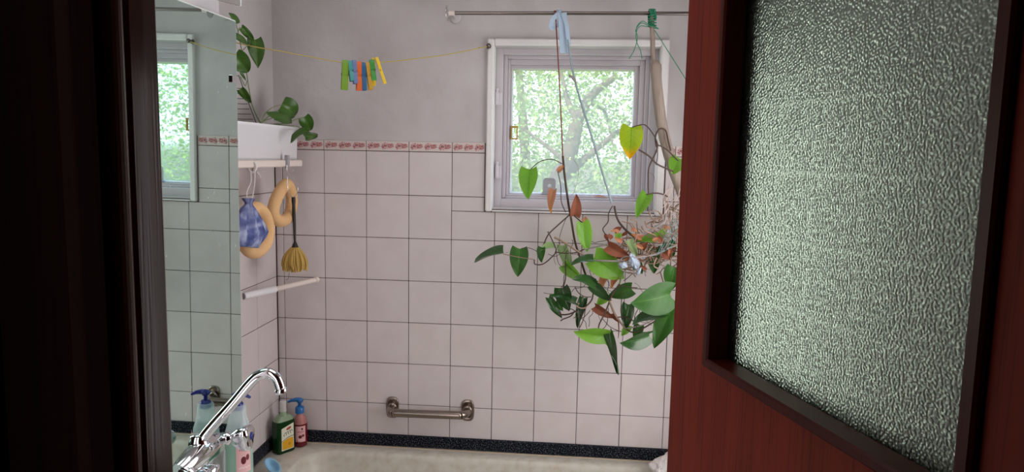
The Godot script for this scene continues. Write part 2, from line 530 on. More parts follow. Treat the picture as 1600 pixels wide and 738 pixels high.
func _ready() -> void:
	rng.seed = 77
	# ---- camera, sky, sun, unseen lamps, exposure
	cam = Camera3D.new()
	cam.name = "camera"
	cam.fov = rad_to_deg(2.0 * atan(369.0 / FOCAL))
	cam.near = 0.03
	cam.far = 200.0
	cam.transform = Transform3D(Basis.from_euler(Vector3(-0.1145, 0.0835, 0.0198)), V(1.0077, -0.009, 2.3563))
	add_child(cam)
	var env := Environment.new()
	env.background_mode = Environment.BG_SKY
	var sky := Sky.new()
	var sm := ProceduralSkyMaterial.new()
	sm.sky_top_color = rgb8(176, 204, 236)
	sm.sky_horizon_color = rgb8(232, 240, 246)
	sm.ground_horizon_color = rgb8(196, 204, 190)
	sm.ground_bottom_color = rgb8(140, 150, 128)
	sm.sky_energy_multiplier = 1.75
	sm.ground_energy_multiplier = 1.2
	sky.sky_material = sm
	env.sky = sky
	env.tonemap_mode = Environment.TONE_MAPPER_LINEAR
	env.tonemap_exposure = 1.0
	env.sdfgi_enabled = true
	env.ssao_enabled = true
	env.ssil_enabled = true
	var we := WorldEnvironment.new()
	we.name = "environment"
	we.environment = env
	add_child(we)
	var sun := DirectionalLight3D.new()
	sun.name = "sun"
	sun.light_energy = 3.4
	sun.light_color = rgb8(255, 244, 226)
	sun.light_angular_distance = 1.0
	sun.shadow_enabled = true
	sun.rotation = Vector3(deg_to_rad(-52), deg_to_rad(-24), 0)
	add_child(sun)
	var panel := AreaLight3D.new()  # out of view, placed to light the room from the ceiling
	panel.name = "unseen_ceiling_light"
	panel.area_size = Vector2(0.9, 0.9)
	panel.light_energy = 0.05
	panel.light_color = rgb8(253, 250, 250)
	panel.area_range = 8.0
	panel.shadow_enabled = true
	panel.position = V(0.85, 0.80, 1.0)
	panel.rotation = Vector3(-PI / 2, 0, 0)
	add_child(panel)
	var strip := AreaLight3D.new()  # out of view beside the door, placed to light the back wall
	strip.name = "unseen_door_side_light"
	strip.area_size = Vector2(0.22, 1.2)
	strip.light_energy = 0.20
	strip.light_color = rgb8(253, 250, 250)
	strip.area_range = 8.0
	strip.shadow_enabled = true
	strip.position = V(0.46, -0.56, 1.790)
	strip.rotation = Vector3.ZERO
	add_child(strip)
	var side := AreaLight3D.new()  # out of view, placed to light the left wall and the planter
	side.name = "unseen_right_wall_light"
	side.area_size = Vector2(0.6, 1.1)
	side.light_energy = 0.66
	side.light_color = rgb8(253, 251, 252)
	side.area_range = 8.0
	side.shadow_enabled = true
	side.position = V(1.565, -0.36, 0.66)
	side.rotation = Vector3(0, PI / 2, 0)
	add_child(side)
	materials()
	shell()
	tiles()
	window()
	outside()
	door()
	mirror_wall()
	bath()
	rail_and_planter()
	hanging_things()
	clothesline()
	rod_and_plant()
	grab_bar()
	sink()
	small_things()

# ------------------------------------------------------------------ the room
func shell() -> void:
	var s := st()
	var hx0 := 0.738; var hx1 := 1.292; var hy0 := -0.185; var hy1 := 0.356
	block(s, V(-0.2, -1.75, -0.20), V(hx0, 1.0, -0.003), 0.0)
	block(s, V(hx1, -1.75, -0.20), V(1.8, 1.0, -0.003), 0.0)
	block(s, V(hx0, -1.75, -0.20), V(hx1, hy0, -0.003), 0.0)
	block(s, V(hx0, hy1, -0.20), V(hx1, 1.0, -0.003), 0.0)
	struct("wall_back", s, M.plaster, "plastered back wall, tiled up to a printed border, around the small window")
	s = st()
	block(s, V(-0.2, -1.75, -0.003), V(CORNER - 0.003, 1.0, 0.80), 0.0)
	struct("wall_left", s, M.plaster, "left wall of the bathtub recess, tiled below and plastered above")
	s = st()
	block(s, V(-0.2, -1.75, 0.792), V(0.197, 1.0, 1.86), 0.0)
	struct("wall_mirror", s, M.white_paint, "white wall that stands forward beside the bathtub and carries the mirror")
	s = st()
	block(s, V(1.623, -1.75, -0.17), V(1.8, 1.0, 1.86), 0.0)
	struct("wall_right", s, M.plaster, "right wall of the bathroom behind the open door")
	s = st()
	block(s, V(-1.2, -1.75, 1.845), V(0.61, 1.0, 1.995), 0.0)
	block(s, V(1.49, -1.75, 1.845), V(3.2, 1.0, 1.995), 0.0)
	block(s, V(0.61, 0.50, 1.845), V(1.49, 1.0, 1.995), 0.0)
	struct("wall_front", s, M.hall, "wall with the doorway between hall and bathroom")
	s = st()
	block(s, V(-1.2, -1.75, 1.995), V(-1.05, 1.0, 3.8), 0.0)  # hall walls are out of view; they keep the doorway side dark
	struct("wall_hall_left", s, M.hall, "unseen left wall of the dark hall")
	s = st()
	block(s, V(3.05, -1.75, 1.995), V(3.2, 1.0, 3.8), 0.0)
	struct("wall_hall_right", s, M.hall, "unseen right wall of the dark hall")
	s = st()
	block(s, V(-1.2, -1.75, 3.65), V(3.2, 1.0, 3.8), 0.0)
	struct("wall_hall_rear", s, M.hall, "unseen wall of the dark hall behind the camera")
	s = st()
	block(s, V(-1.2, -1.77, -0.17), V(3.2, -1.62, 3.8), 0.0)
	struct("floor", s, M.floor, "unseen pale floor of bathroom and hall")
	s = st()
	block(s, V(-1.2, 0.86, -0.17), V(3.2, 1.05, 3.8), 0.0)
	struct("ceiling", s, M.plaster, "white plastered ceiling of bathroom and hall")
	# flat ceiling lamp, unseen, placed to light the room from above
	var lamp := thing("unseen_ceiling_lamp", "unseen square white panel lamp on the bathroom ceiling", "lamp", V(0.85, 0.86, 1.0))
	s = st()
	ring_frame_h(s, V(0.85, 0.83, 1.0), 0.49, 0.46, 0.03)
	obj("frame", s, M.white_plastic, lamp)
	s = st()
	block(s, V(0.39, 0.815, 0.54), V(1.31, 0.83, 1.46), 0.002)
	var glow := mat(Color.WHITE, 0.6)
	glow.emission_enabled = true
	glow.emission = rgb8(255, 249, 244)
	glow.emission_energy_multiplier = 1.4
	obj("diffuser", s, glow, lamp)
	var wall := thing("unseen_wall_lamp", "unseen tall white lamp on the wall beside the bathroom door", "lamp", V(0.46, -0.56, 1.845))  # unseen body of the light aimed at the back wall
	s = st()
	block(s, V(0.34, -1.18, 1.815), V(0.58, 0.06, 1.845), 0.004)
	obj("housing", s, M.white_plastic, wall)
	s = st()
	cbox(s, V(0.46, -0.56, 1.806), Vector3(0.22, 1.2, 0.02), 0.006)
	obj("diffuser", s, glow, wall)
	wall = thing("unseen_wall_lamp", "unseen tall wide white lamp on the right wall over the end of the bathtub", "lamp", V(1.62, -0.36, 0.66))  # unseen body of the light aimed at the left wall
	s = st()
	block(s, V(1.59, -0.93, 0.34), V(1.624, 0.21, 0.98), 0.004)
	obj("housing", s, M.white_plastic, wall)
	s = st()
	block(s, V(1.572, -0.91, 0.36), V(1.59, 0.19, 0.96), 0.004)
	obj("diffuser", s, glow, wall)

func ring_frame_h(s: SurfaceTool, c: Vector3, o: float, i: float, h: float) -> void:
	for g in [-1, 1]:
		block(s, c + Vector3(g * i, -h / 2, -o), c + Vector3(g * o, h, o), 0.003)
		block(s, c + Vector3(-i, -h / 2, g * i), c + Vector3(i, h, g * o), 0.003)

func minus(r: Rect2, w: Rect2) -> Array:
	if not r.intersects(w): return [r]
	var out := []
	var re := r.end
	var we := w.end
	var y0 := maxf(r.position.y, w.position.y)
	var y1 := minf(re.y, we.y)
	if r.position.y < w.position.y: out.append(Rect2(r.position.x, r.position.y, r.size.x, w.position.y - r.position.y))
	if re.y > we.y: out.append(Rect2(r.position.x, we.y, r.size.x, re.y - we.y))
	if r.position.x < w.position.x: out.append(Rect2(r.position.x, y0, w.position.x - r.position.x, y1 - y0))
	if re.x > we.x: out.append(Rect2(we.x, y0, re.x - we.x, y1 - y0))
	return out.filter(func(q): return q.size.x > 0.008 and q.size.y > 0.008)

func tile_wall(wall: Node3D, xs: Array, hole: Rect2, place: Callable, turn: float) -> void:
	var gap := 0.0011
	var s := st()
	cbox(s, Vector3.ZERO, Vector3(T - 2 * gap, T - 2 * gap, 0.006), 0.0008)
	s.generate_normals()
	var full := s.commit()
	s = st()
	cbox(s, Vector3.ZERO, Vector3(T - 2 * gap, 0.0335, 0.007), 0.0008, Basis.IDENTITY, true)
	s.generate_normals()
	var band := s.commit()
	for i in xs.size() - 1:
		var x0: float = xs[i]
		var x1: float = xs[i + 1]
		for k in range(-1, 7):
			var y0 := -T * (k + 1)
			var y1 := -T * k
			if k < 0: y0 = 0.0; y1 = 0.036
			if k == 6: y0 = -1.014
			var cell := Rect2(x0, y0, x1 - x0, y1 - y0)
			var parts := minus(cell, hole)
			if parts.is_empty(): continue
			var c := Vector2((x0 + x1) / 2, (y0 + y1) / 2)
			var mesh: Mesh
			if parts.size() == 1 and parts[0] == cell and absf(x1 - x0 - T) < 0.001 and k < 6:
				mesh = band if k < 0 else full
			else:
				s = st()
				for q in parts:
					var d: Vector2 = q.get_center() - c
					cbox(s, Vector3(d.x, d.y, 0), Vector3(q.size.x - 2 * gap, q.size.y - 2 * gap, 0.007 if k < 0 else 0.006), 0.0008, Basis.IDENTITY, k < 0)
				s.generate_normals()
				mesh = s.commit()
			var o := MeshInstance3D.new()
			o.name = "border_tile" if k < 0 else "tile"
			o.mesh = mesh
			o.material_override = M.border if k < 0 else M.tile[rng.randi() % 4]
			wall.add_child(o, true)
			o.position = place.call(c.x, c.y) + Vector3(rng.randf_range(-1, 1), rng.randf_range(-1, 1), 0) * 0.0002
			o.rotation = Vector3(rng.randf_range(-1, 1) * 0.0012, turn + rng.randf_range(-1, 1) * 0.0012, 0)

func tiles() -> void:
	var back: Node3D = get_node("wall_back")
	var left: Node3D = get_node("wall_left")
	var right: Node3D = get_node("wall_right")
	var hole := Rect2(0.713, -0.2, 0.607, 0.578)
	# grout beds behind the tiles
	var s := st()
	for q in minus(Rect2(CORNER - 0.004, -1.03, 1.63 - CORNER, 1.064), Rect2(0.737, -0.19, 0.556, 0.7)):
		block(s, V(q.position.x, q.position.y, -0.012), V(q.end.x, q.end.y, -0.0022), 0.0)
	obj("grout_bed", s, M.grout, back)
	s = st()
	block(s, V(CORNER - 0.012, -1.03, -0.01), V(CORNER - 0.0022, 0.034, 0.785), 0.0)
	obj("grout_bed", s, M.grout, left)
	s = st()
	block(s, V(1.6222, -1.03, -0.01), V(1.63, 0.034, 1.84), 0.0)
	obj("grout_bed", s, M.grout, right)
	var xs := [CORNER]
	for c in 11: xs.append(c * T)
	xs.append(1.62)
	tile_wall(back, xs, hole, func(x, y): return V(x, y, -0.003), 0.0)
	var zs := [0.005, 0.16, 0.31, 0.46, 0.61, 0.76]
	tile_wall(left, zs, Rect2(5, 5, 1, 1), func(x, y): return V(CORNER - 0.003, y, x), PI / 2)
	zs = [0.005]
	for c in 13: zs.append(0.04 + c * T)
	tile_wall(right, zs, Rect2(5, 5, 1, 1), func(x, y): return V(1.623, y, x), -PI / 2)
	# black stone upstand between tiles and tub
	var t := Node3D.new()
	t.name = "trim_1"
	add_child(t)
	tag(t, "speckled black stone upstand of short pieces between wall tiles and bathtub", "", "", "structure")
	var x := CORNER
	var k := 0
	while x < 1.6:
		var w := minf([0.152, 0.139, 0.146, 0.135][k % 4], 1.615 - x)
		s = st()
		cbox(s, V(x + w / 2, -1.0335 + rng.randf_range(-0.0012, 0.0012), 0.001), Vector3(w - 0.0012, 0.041, 0.017), 0.002)
		obj("stone_piece", s, M.granite, t)
		x += w
		k += 1
	var z := 0.01
	while z < 0.72:
		s = st()
		cbox(s, V(CORNER + 0.001, -1.0335 + rng.randf_range(-0.0012, 0.0012), z + 0.07), Vector3(0.017, 0.041, 0.1388), 0.002)
		obj("stone_piece", s, M.granite, t)
		z += 0.14

func wr(x0: float, y0: float, x1: float, y1: float, z: float) -> Rect2:
	var l := at(x0, (y0 + y1) / 2, z).x
	var r := at(x1, (y0 + y1) / 2, z).x
	var t := at((x0 + x1) / 2, y0, z).y
	var b := at((x0 + x1) / 2, y1, z).y
	return Rect2(l, b, r - l, t - b)

func window() -> void:
	var w := Node3D.new()
	w.name = "window_1"
	add_child(w)
	w.position = V(1.015, -0.2, 0)
	tag(w, "small white painted square window above the bathtub, its frame stepping back to one pane", "", "", "structure")
	var r0 := wr(759.5, 60.5, 1041.5, 334.5, 0.012)
	var r1 := wr(771.5, 73.5, 1027, 331, -0.02)
	var r2 := wr(785, 86.5, 1012.5, 313, -0.07)
	var r3 := wr(791.5, 93, 1005, 309, -0.09)
	var r4 := wr(796, 102, 996, 305.5, -0.105)
	var r5 := wr(799.5, 109, 988, 303, -0.13)
	var s := st()
	ring_frame(s, r0, r1, -0.19, 0.012, 0.004)
	obj("casing", s, M.rough_paint, w)
	s = st()
	ring_frame(s, r1, r2, -0.19, -0.055, 0.002)
	obj("frame", s, M.frame_paint, w)
	s = st()
	ring_frame(s, r2, r3, -0.18, -0.082, 0.002)
	var sash := obj("sash", s, M.frame_paint, w)
	s = st()
	ring_frame(s, r3, r4, -0.18, -0.098, 0.0015)
	obj("sash_step", s, M.frame_paint, sash)
	s = st()
	ring_frame(s, r4, r5, -0.18, -0.116, 0.0015)
	obj("glazing_bead", s, M.frame_paint, sash)
	s = st()
	quad(s, Vector3(r5.position.x - 0.003, r5.position.y - 0.003, -0.11), Vector3(r5.end.x + 0.003, r5.position.y - 0.003, -0.11), Vector3(r5.end.x + 0.003, r5.end.y + 0.003, -0.15), Vector3(r5.position.x - 0.003, r5.end.y + 0.003, -0.15))
	tag(obj("pane", s, M.pane, sash), "milky window pane", "")
	for y in [151, 266]:
		s = st()
		var c := at(776.5, y, -0.044)
		lathe(s, c + Vector3(0, -0.03, 0), [Vector2(0.0, 0.0), Vector2(0.005, 0.002), Vector2(0.0065, 0.008), Vector2(0.0065, 0.044), Vector2(0.004, 0.046), Vector2(0.0038, 0.05), Vector2(0.0055, 0.052), Vector2(0.0055, 0.057), Vector2(0.0, 0.06)], 14)
		block(s, c + Vector3(-0.004, -0.028, -0.012), c + Vector3(0.016, 0.014, -0.006), 0.001)
		obj("hinge", s, M.white_paint, sash)
	# grey latch plate standing on the lower rail, seen against the light
	s = st()
	var a := at(848, 302, -0.11)
	var b := at(868.5, 278.5, -0.11)
	var pl := [Vector2(a.x, a.y), Vector2(b.x, a.y), Vector2(b.x, b.y - 0.008), Vector2(b.x - 0.006, b.y - 0.001), Vector2(b.x - 0.012, b.y), Vector2(a.x + 0.012, b.y), Vector2(a.x + 0.006, b.y - 0.001), Vector2(a.x, b.y - 0.008)]
	var hole := at(858.8, 290.5, -0.11)
	plate_with_hole(s, pl, Vector2(hole.x, hole.y), 0.0062, -0.114, -0.110)
	block(s, Vector3(a.x - 0.003, a.y - 0.003, -0.122), Vector3(b.x + 0.003, a.y + 0.004, -0.098), 0.001)
	obj("latch_plate", s, M.grey_metal, sash)
	# little wooden catch on the left bead
	s = st()
	var p := at(803.5, 207.5, -0.11)
	cbox(s, p + Vector3(0, 0.02, 0), Vector3(0.026, 0.007, 0.014), 0.001)
	cbox(s, p + Vector3(0, -0.021, 0), Vector3(0.026, 0.005, 0.014), 0.001)
	cbox(s, p + Vector3(-0.010, 0, 0), Vector3(0.004, 0.042, 0.012), 0.001)
	cbox(s, p + Vector3(0.010, 0.0, 0), Vector3(0.004, 0.042, 0.012), 0.001)
	var ct := obj("catch", s, M.straw, sash)
	tag(ct, "small wooden window catch", "")

func plate_with_hole(s: SurfaceTool, pl: Array, c: Vector2, r: float, z0: float, z1: float) -> void:
	var n := 32
	var outer := []
	var inner := []
	for j in n:
		var d := Vector2.from_angle(TAU * j / n)
		inner.append(c + d * r)
		var best := c + d
		for k in pl.size():
			var hit = Geometry2D.segment_intersects_segment(c, c + d * 0.2, pl[k], pl[(k + 1) % pl.size()])
			if hit != null: best = hit
		outer.append(best)
	for j in n:
		var k := (j + 1) % n
		var f := func(p: Vector2, z: float): return Vector3(p.x, p.y, z)
		quad(s, f.call(inner[j], z1), f.call(outer[j], z1), f.call(outer[k], z1), f.call(inner[k], z1))
		quad(s, f.call(inner[k], z0), f.call(outer[k], z0), f.call(outer[j], z0), f.call(inner[j], z0))
		quad(s, f.call(outer[j], z0), f.call(outer[k], z0), f.call(outer[k], z1), f.call(outer[j], z1))
		quad(s, f.call(inner[k], z0), f.call(inner[j], z0), f.call(inner[j], z1), f.call(inner[k], z1))

func outside() -> void:
	var s := st()
	block(s, V(-30, -5.2, -60), V(40, -5.0, -0.5), 0.0)
	struct("ground", s, M.grass, "sunlit ground in the garden outside the window")
	var g := -5.0
	# the tree whose limbs cross the pane
	var t := thing("tree", "leafy tree outside the window with grey forked limbs", "tree", V(1.1, g, -5.4))
	var z := -5.2
	s = st()
	var fork := at(902, 190, z)
	tube(s, curve([V(1.2, g, -5.4), V(0.8, -2.2, -5.4), at(868, 310, z - 0.1), at(886, 255, z), fork], 6), 0.16, 0.07, 12, false)
	obj("trunk", s, M.bark, t)
	var limbs := [[[fork, at(918, 158, z), at(934, 140, z), at(962, 120, z + 0.1)], 0.065, 0.03],
		[[fork, at(888, 160, z - 0.1), at(878, 120, z - 0.2), at(872, 80, z - 0.3)], 0.04, 0.015],
		[[at(876, 285, z), at(912, 250, z - 0.1), at(945, 222, z - 0.2), at(985, 190, z - 0.2)], 0.05, 0.02],
		[[at(918, 160, z), at(945, 175, z - 0.2), at(955, 215, z - 0.1), at(960, 240, z)], 0.02, 0.008],
		[[at(886, 255, z), at(850, 225, z - 0.2), at(815, 200, z - 0.3)], 0.03, 0.012]]
	for l in limbs:
		s = st()
		tube(s, curve(l[0], 6), l[1], l[2], 10)
		obj("limb", s, M.bark, t)
	foliage(t, V(0.9, -0.3, -6.4), Vector3(3.6, 3.8, 1.0), 52000, 41, rgb8(136, 158, 104))
	foliage(t, V(0.7, 0.7, -4.9), Vector3(2.2, 2.0, 0.5), 4500, 44, rgb8(152, 178, 108))
	var u := thing("tree", "lighter green tree farther right in the garden, seen only in the mirror", "tree", V(4.6, g, -5.0))
	s = st()
	tube(s, curve([V(4.6, g, -5.0), V(4.7, -2.0, -5.1), V(4.4, 0.5, -5.2), V(4.9, 2.4, -5.0)], 6), 0.16, 0.04, 12)
	obj("trunk", s, M.bark, u)
	s = st()
	tube(s, curve([V(4.5, 0.2, -5.2), V(5.1, 0.9, -4.9), V(5.6, 1.8, -4.8)], 6), 0.05, 0.02, 10)
	obj("limb", s, M.bark, u)
	foliage(u, V(4.8, -0.5, -5.6), Vector3(2.8, 2.9, 0.9), 34000, 42, rgb8(160, 190, 92))
	var w := thing("tree", "pale hazy tree at the back of the garden behind the forked tree", "tree", V(0.0, g, -12.0))
	s = st()
	tube(s, curve([V(0.0, g, -12.0), V(0.1, -1.0, -12.1), V(-0.2, 2.4, -12.0)], 6), 0.2, 0.05, 12)
	obj("trunk", s, M.bark, w)
	foliage(w, V(1.0, 0.0, -12.0), Vector3(6.5, 3.6, 1.8), 30000, 43, rgb8(148, 176, 110), 2.2)

func foliage(t: Node3D, c: Vector3, r: Vector3, n: int, sd: int, col: Color, big := 1.0) -> void:
	var s := st()
	s.set_smooth_group(0)
	var l := 0.040 * big
	tri(s, Vector3(0, 0, 0), Vector3(l * 0.35, l * 0.5, 0.006), Vector3(0, l, 0))
	tri(s, Vector3(0, 0, 0), Vector3(0, l, 0), Vector3(-l * 0.35, l * 0.5, 0.006))
	s.generate_normals()
	var mm := MultiMesh.new()
	mm.transform_format = MultiMesh.TRANSFORM_3D
	mm.use_colors = true
	mm.mesh = s.commit()
	mm.instance_count = n
	var q := RandomNumberGenerator.new()
	q.seed = sd
	var f := FastNoiseLite.new()
	f.seed = sd
	f.frequency = 0.9 / big
	var i := 0
	var tries := 0
	while i < n:
		var d := Vector3(q.randf_range(-1, 1), q.randf_range(-1, 1), q.randf_range(-1, 1))
		tries += 1
		if d.length() > 1.0: continue
		var p := c + d * r
		if f.get_noise_3dv(p) < -0.08 and tries < n * 30: continue
		var b := Basis.from_euler(Vector3(q.randf_range(-1.4, 1.4), q.randf() * TAU, q.randf_range(-1.6, 1.6))).scaled(Vector3.ONE * q.randf_range(0.6, 1.5))
		mm.set_instance_transform(i, Transform3D(b, p))
		var k := q.randf_range(0.75, 1.15)
		mm.set_instance_color(i, Color(k * q.randf_range(0.92, 1.06), k, k * q.randf_range(0.85, 1.1)))
		i += 1
	var o := MultiMeshInstance3D.new()
	o.name = "foliage"
	o.multimesh = mm
	var m := mat(col, 0.5)
	m.vertex_color_use_as_albedo = true
	m.backlight_enabled = true
	m.backlight = Color(0.9, 0.9, 0.9)
	o.material_override = m
	o.set_meta("kind", "stuff")
	t.add_child(o, true)
	o.position = -whole(t)

# ------------------------------------------------------------------ door
func prism(s: SurfaceTool, poly: Array, y0: float, y1: float) -> void:
	var area := 0.0
	var n := poly.size()
	for k in n: area += poly[k].cross(poly[(k + 1) % n])
	var p := poly.duplicate()
	if area > 0: p.reverse()
	var f := func(q: Vector2, y: float): return V(q.x, y, q.y)
	for k in n:
		var a: Vector2 = p[k]
		var b: Vector2 = p[(k + 1) % n]
		quad(s, f.call(a, y0), f.call(b, y0), f.call(b, y1), f.call(a, y1))
	var idx := Geometry2D.triangulate_polygon(PackedVector2Array(p))
	for k in range(0, idx.size(), 3):
		face_out(s, [f.call(p[idx[k]], y1), f.call(p[idx[k + 1]], y1), f.call(p[idx[k + 2]], y1)], f.call(p[idx[k]], y0))

func local(called: String, s: SurfaceTool, m: Material, parent: Node) -> MeshInstance3D:
	var o := obj(called, s, m, parent)
	o.position = Vector3.ZERO
	return o

func door() -> void:
	# lining of the doorway with its rounded stop
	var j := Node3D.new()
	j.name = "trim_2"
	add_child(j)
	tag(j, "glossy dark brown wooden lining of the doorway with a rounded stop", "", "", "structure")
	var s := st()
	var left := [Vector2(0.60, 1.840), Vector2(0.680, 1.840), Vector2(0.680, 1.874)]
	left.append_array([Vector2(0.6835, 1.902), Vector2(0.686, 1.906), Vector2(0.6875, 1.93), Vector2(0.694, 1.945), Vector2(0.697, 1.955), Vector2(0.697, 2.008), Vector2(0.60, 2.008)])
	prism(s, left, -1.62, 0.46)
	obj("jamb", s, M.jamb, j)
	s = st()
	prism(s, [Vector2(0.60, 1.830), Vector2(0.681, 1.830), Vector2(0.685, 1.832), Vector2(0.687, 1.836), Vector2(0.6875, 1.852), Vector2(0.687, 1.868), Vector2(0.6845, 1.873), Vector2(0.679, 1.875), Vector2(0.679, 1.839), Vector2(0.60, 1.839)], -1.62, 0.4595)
	obj("lip", s, M.lit_gloss_wood, j)  # room-side edge of the jamb, its lighter tone stands for reflected light
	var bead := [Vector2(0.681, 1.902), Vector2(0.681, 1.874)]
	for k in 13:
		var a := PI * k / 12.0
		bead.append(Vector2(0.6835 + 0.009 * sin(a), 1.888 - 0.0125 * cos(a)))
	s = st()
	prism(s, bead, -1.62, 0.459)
	obj("stop_bead", s, M.lit_gloss_wood, j)
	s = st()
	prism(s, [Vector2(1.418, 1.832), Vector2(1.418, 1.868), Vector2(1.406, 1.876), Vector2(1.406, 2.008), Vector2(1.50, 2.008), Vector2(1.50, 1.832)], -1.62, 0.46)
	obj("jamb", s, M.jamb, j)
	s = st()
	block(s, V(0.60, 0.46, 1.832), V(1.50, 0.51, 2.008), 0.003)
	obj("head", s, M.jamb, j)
	# the leaf, turned on its hinges into the bathroom
	var d := Node3D.new()
	d.name = "door_1"
	add_child(d)
	var dx := Vector3(-0.2977, 0, -0.9547)
	var dz := Vector3(0.9547, 0, -0.2977)
	d.transform = Transform3D(Basis(dx, Vector3.UP, dz), V(1.4069, -1.61, 1.8488))
	tag(d, "half-open reddish brown wooden door with a tall frosted glass pane", "", "", "structure")
	var u0 := 0.1165; var u1 := 0.599; var v0 := 1.282; var v1 := 1.93
	s = st()
	block(s, Vector3(0.0, 0.0, 0.0), Vector3(0.722, v0, 0.05), 0.0002)
	block(s, Vector3(u1, v0, 0.0), Vector3(0.722, 2.05, 0.05), 0.0002)
	block(s, Vector3(0.0, v0, 0.0), Vector3(u0, 2.05, 0.05), 0.0002)
	block(s, Vector3(u0, v1, 0.0), Vector3(u1, 2.05, 0.05), 0.0002)
	local("leaf", s, M.door, d)
	for side in [0, 1]:
		var z0: float = -0.010 if side == 0 else 0.034
		var z1: float = 0.0275 if side == 0 else 0.060
		for k in 4:
			s = st()
			var w := 0.014
			var e := 0.0008
			match k:
				0: block(s, Vector3(u1 - w, v0 - e, z0), Vector3(u1 + e, v1 + e, z1), 0.003)
				1: block(s, Vector3(u0 - e, v0 - e, z0), Vector3(u0 + w + 0.003, v1 + e, z1), 0.003)
				2: block(s, Vector3(u0 - e, v0 - e, z0 - 0.0005), Vector3(u1 + e, v0 + w, z1), 0.003)
				3: block(s, Vector3(u0 - e, v1 - w, z0), Vector3(u1 + e, v1 + e, z1), 0.003)
			local("glazing_bead", s, M.bead, d)
	s = st()
	block(s, Vector3(u0 + 0.002, v0 + 0.002, 0.028), Vector3(u1 - 0.002, v1 - 0.002, 0.0335), 0.0003)
	tag(local("frosted_pane", s, M.frosted, d), "pebbled frosted glass pane", "")
	for y in [0.25, 1.75]:
		s = st()
		lathe(s, Vector3(-0.004, y, -0.006), [Vector2(0.0, 0.0), Vector2(0.007, 0.002), Vector2(0.007, 0.09), Vector2(0.0, 0.093)], 12)
		local("hinge", s, M.steel, d)

# ------------------------------------------------------------------ mirror
func mp(y: float, z: float, off := 0.0) -> Vector3:
	return V(0.2054 + 0.0083 * y + 0.0061 * z + off, y, z)

func mirror_wall() -> void:
	var zl := 1.345
	var zr := 0.745
	var yb := -0.715
	var m := thing("wall_mirror", "large frameless wall mirror with dried splashes reflecting window and tiles", "mirror", mp(yb, 1.045))
	var s := st()
	quad_uv(s, mp(yb, zl), mp(yb, zr), mp(0.292, zr), mp(0.281, zl))
	obj("silvered_glass", s, M.mirror, m)
	s = st()
	for q in [[mp(yb, zr), mp(0.292, zr)], [mp(0.292, zr), mp(0.281, zl)], [mp(0.281, zl), mp(yb, zl)], [mp(yb, zl), mp(yb, zr)]]:
		var e: Vector3 = (q[1] - q[0]).normalized()
		var o: Vector3 = e.cross(Vector3(1, 0, 0)).normalized() * 0.003
		var c: Vector3 = (q[0] + q[1]) / 2
		if o.dot(c - mp(-0.2, 1.045)) < 0: o = -o
		var dn := Vector3(-0.006, 0, 0)
		var f := [q[0], q[1], q[1] + o - Vector3(0.0012, 0, 0), q[0] + o - Vector3(0.0012, 0, 0)]
		face_out(s, f.duplicate(), c - Vector3(0.01, 0, 0))
		face_out(s, [f[3], f[2], f[2] + dn, f[3] + dn], mp(-0.2, 1.045))
	obj("polished_edge", s, M.lit_mirror_edge, m)
	s = st()
	quad(s, mp(yb, zr, -0.0065), mp(yb, zl, -0.0065), mp(0.281, zl, -0.0065), mp(0.292, zr, -0.0065))
	obj("backing", s, M.grey_plastic, m)
	var p := at_x(364.5, 124, 0.2115)
	s = st()
	cbox(s, p + Vector3(0.001, 0, 0.004), Vector3(0.007, 0.017, 0.020), 0.001)
	cbox(s, p + Vector3(-0.006, 0, -0.006), Vector3(0.012, 0.017, 0.004), 0.001)
	tag(obj("clip", s, M.chrome, m), "small chrome mirror clip", "")
	# glass panel above the mirror
	var a := at(374, 9, 0.735)
	var b := at(322, -4.5, 0.90)
	var g := thing("glass_panel", "corner of a clear glass panel above the mirror", "shelf", a)
	s = st()
	var n := (b - a).cross(Vector3.UP).normalized() * 0.003
	var up := Vector3(0.004, 0.30, 0.0)
	var q := [a - n, b - n, b + up - n, a + up - n, a + n, b + n, b + up + n, a + up + n]
	var c := (a + b + up) / 2
	for f in [[0, 1, 2, 3], [4, 5, 6, 7], [0, 1, 5, 4], [3, 2, 6, 7], [0, 3, 7, 4], [1, 2, 6, 5]]:
		face_out(s, [q[f[0]], q[f[1]], q[f[2]], q[f[3]]], c)
	obj("glass", s, M.clear, g)
	s = st()
	tube(s, PackedVector3Array([a + Vector3(0.003, -0.001, 0), a + up + Vector3(0.003, 0, 0)]), 0.0022, -1, 8)
	obj("edge_strip", s, M.white_plastic, g)
	s = st()
	var wy := b + up * 0.6
	tube(s, PackedVector3Array([Vector3(0.196, wy.y, wy.z), wy]), 0.004, -1, 8)
	obj("bracket", s, M.steel, g)

# ------------------------------------------------------------------ bathtub and washbasin
func rr(x0: float, x1: float, z0: float, z1: float, r: float, y: float) -> PackedVector3Array:
	var out := PackedVector3Array()
	var c := [[x1 - r, z0 + r, 0.0], [x0 + r, z0 + r, PI / 2], [x0 + r, z1 - r, PI], [x1 - r, z1 - r, 1.5 * PI]]
	for q in c:
		for k in 9:
			var a: float = q[2] + PI / 2 * k / 8.0
			out.append(V(q[0] + r * cos(a), y, q[1] - r * sin(a)))
	return out

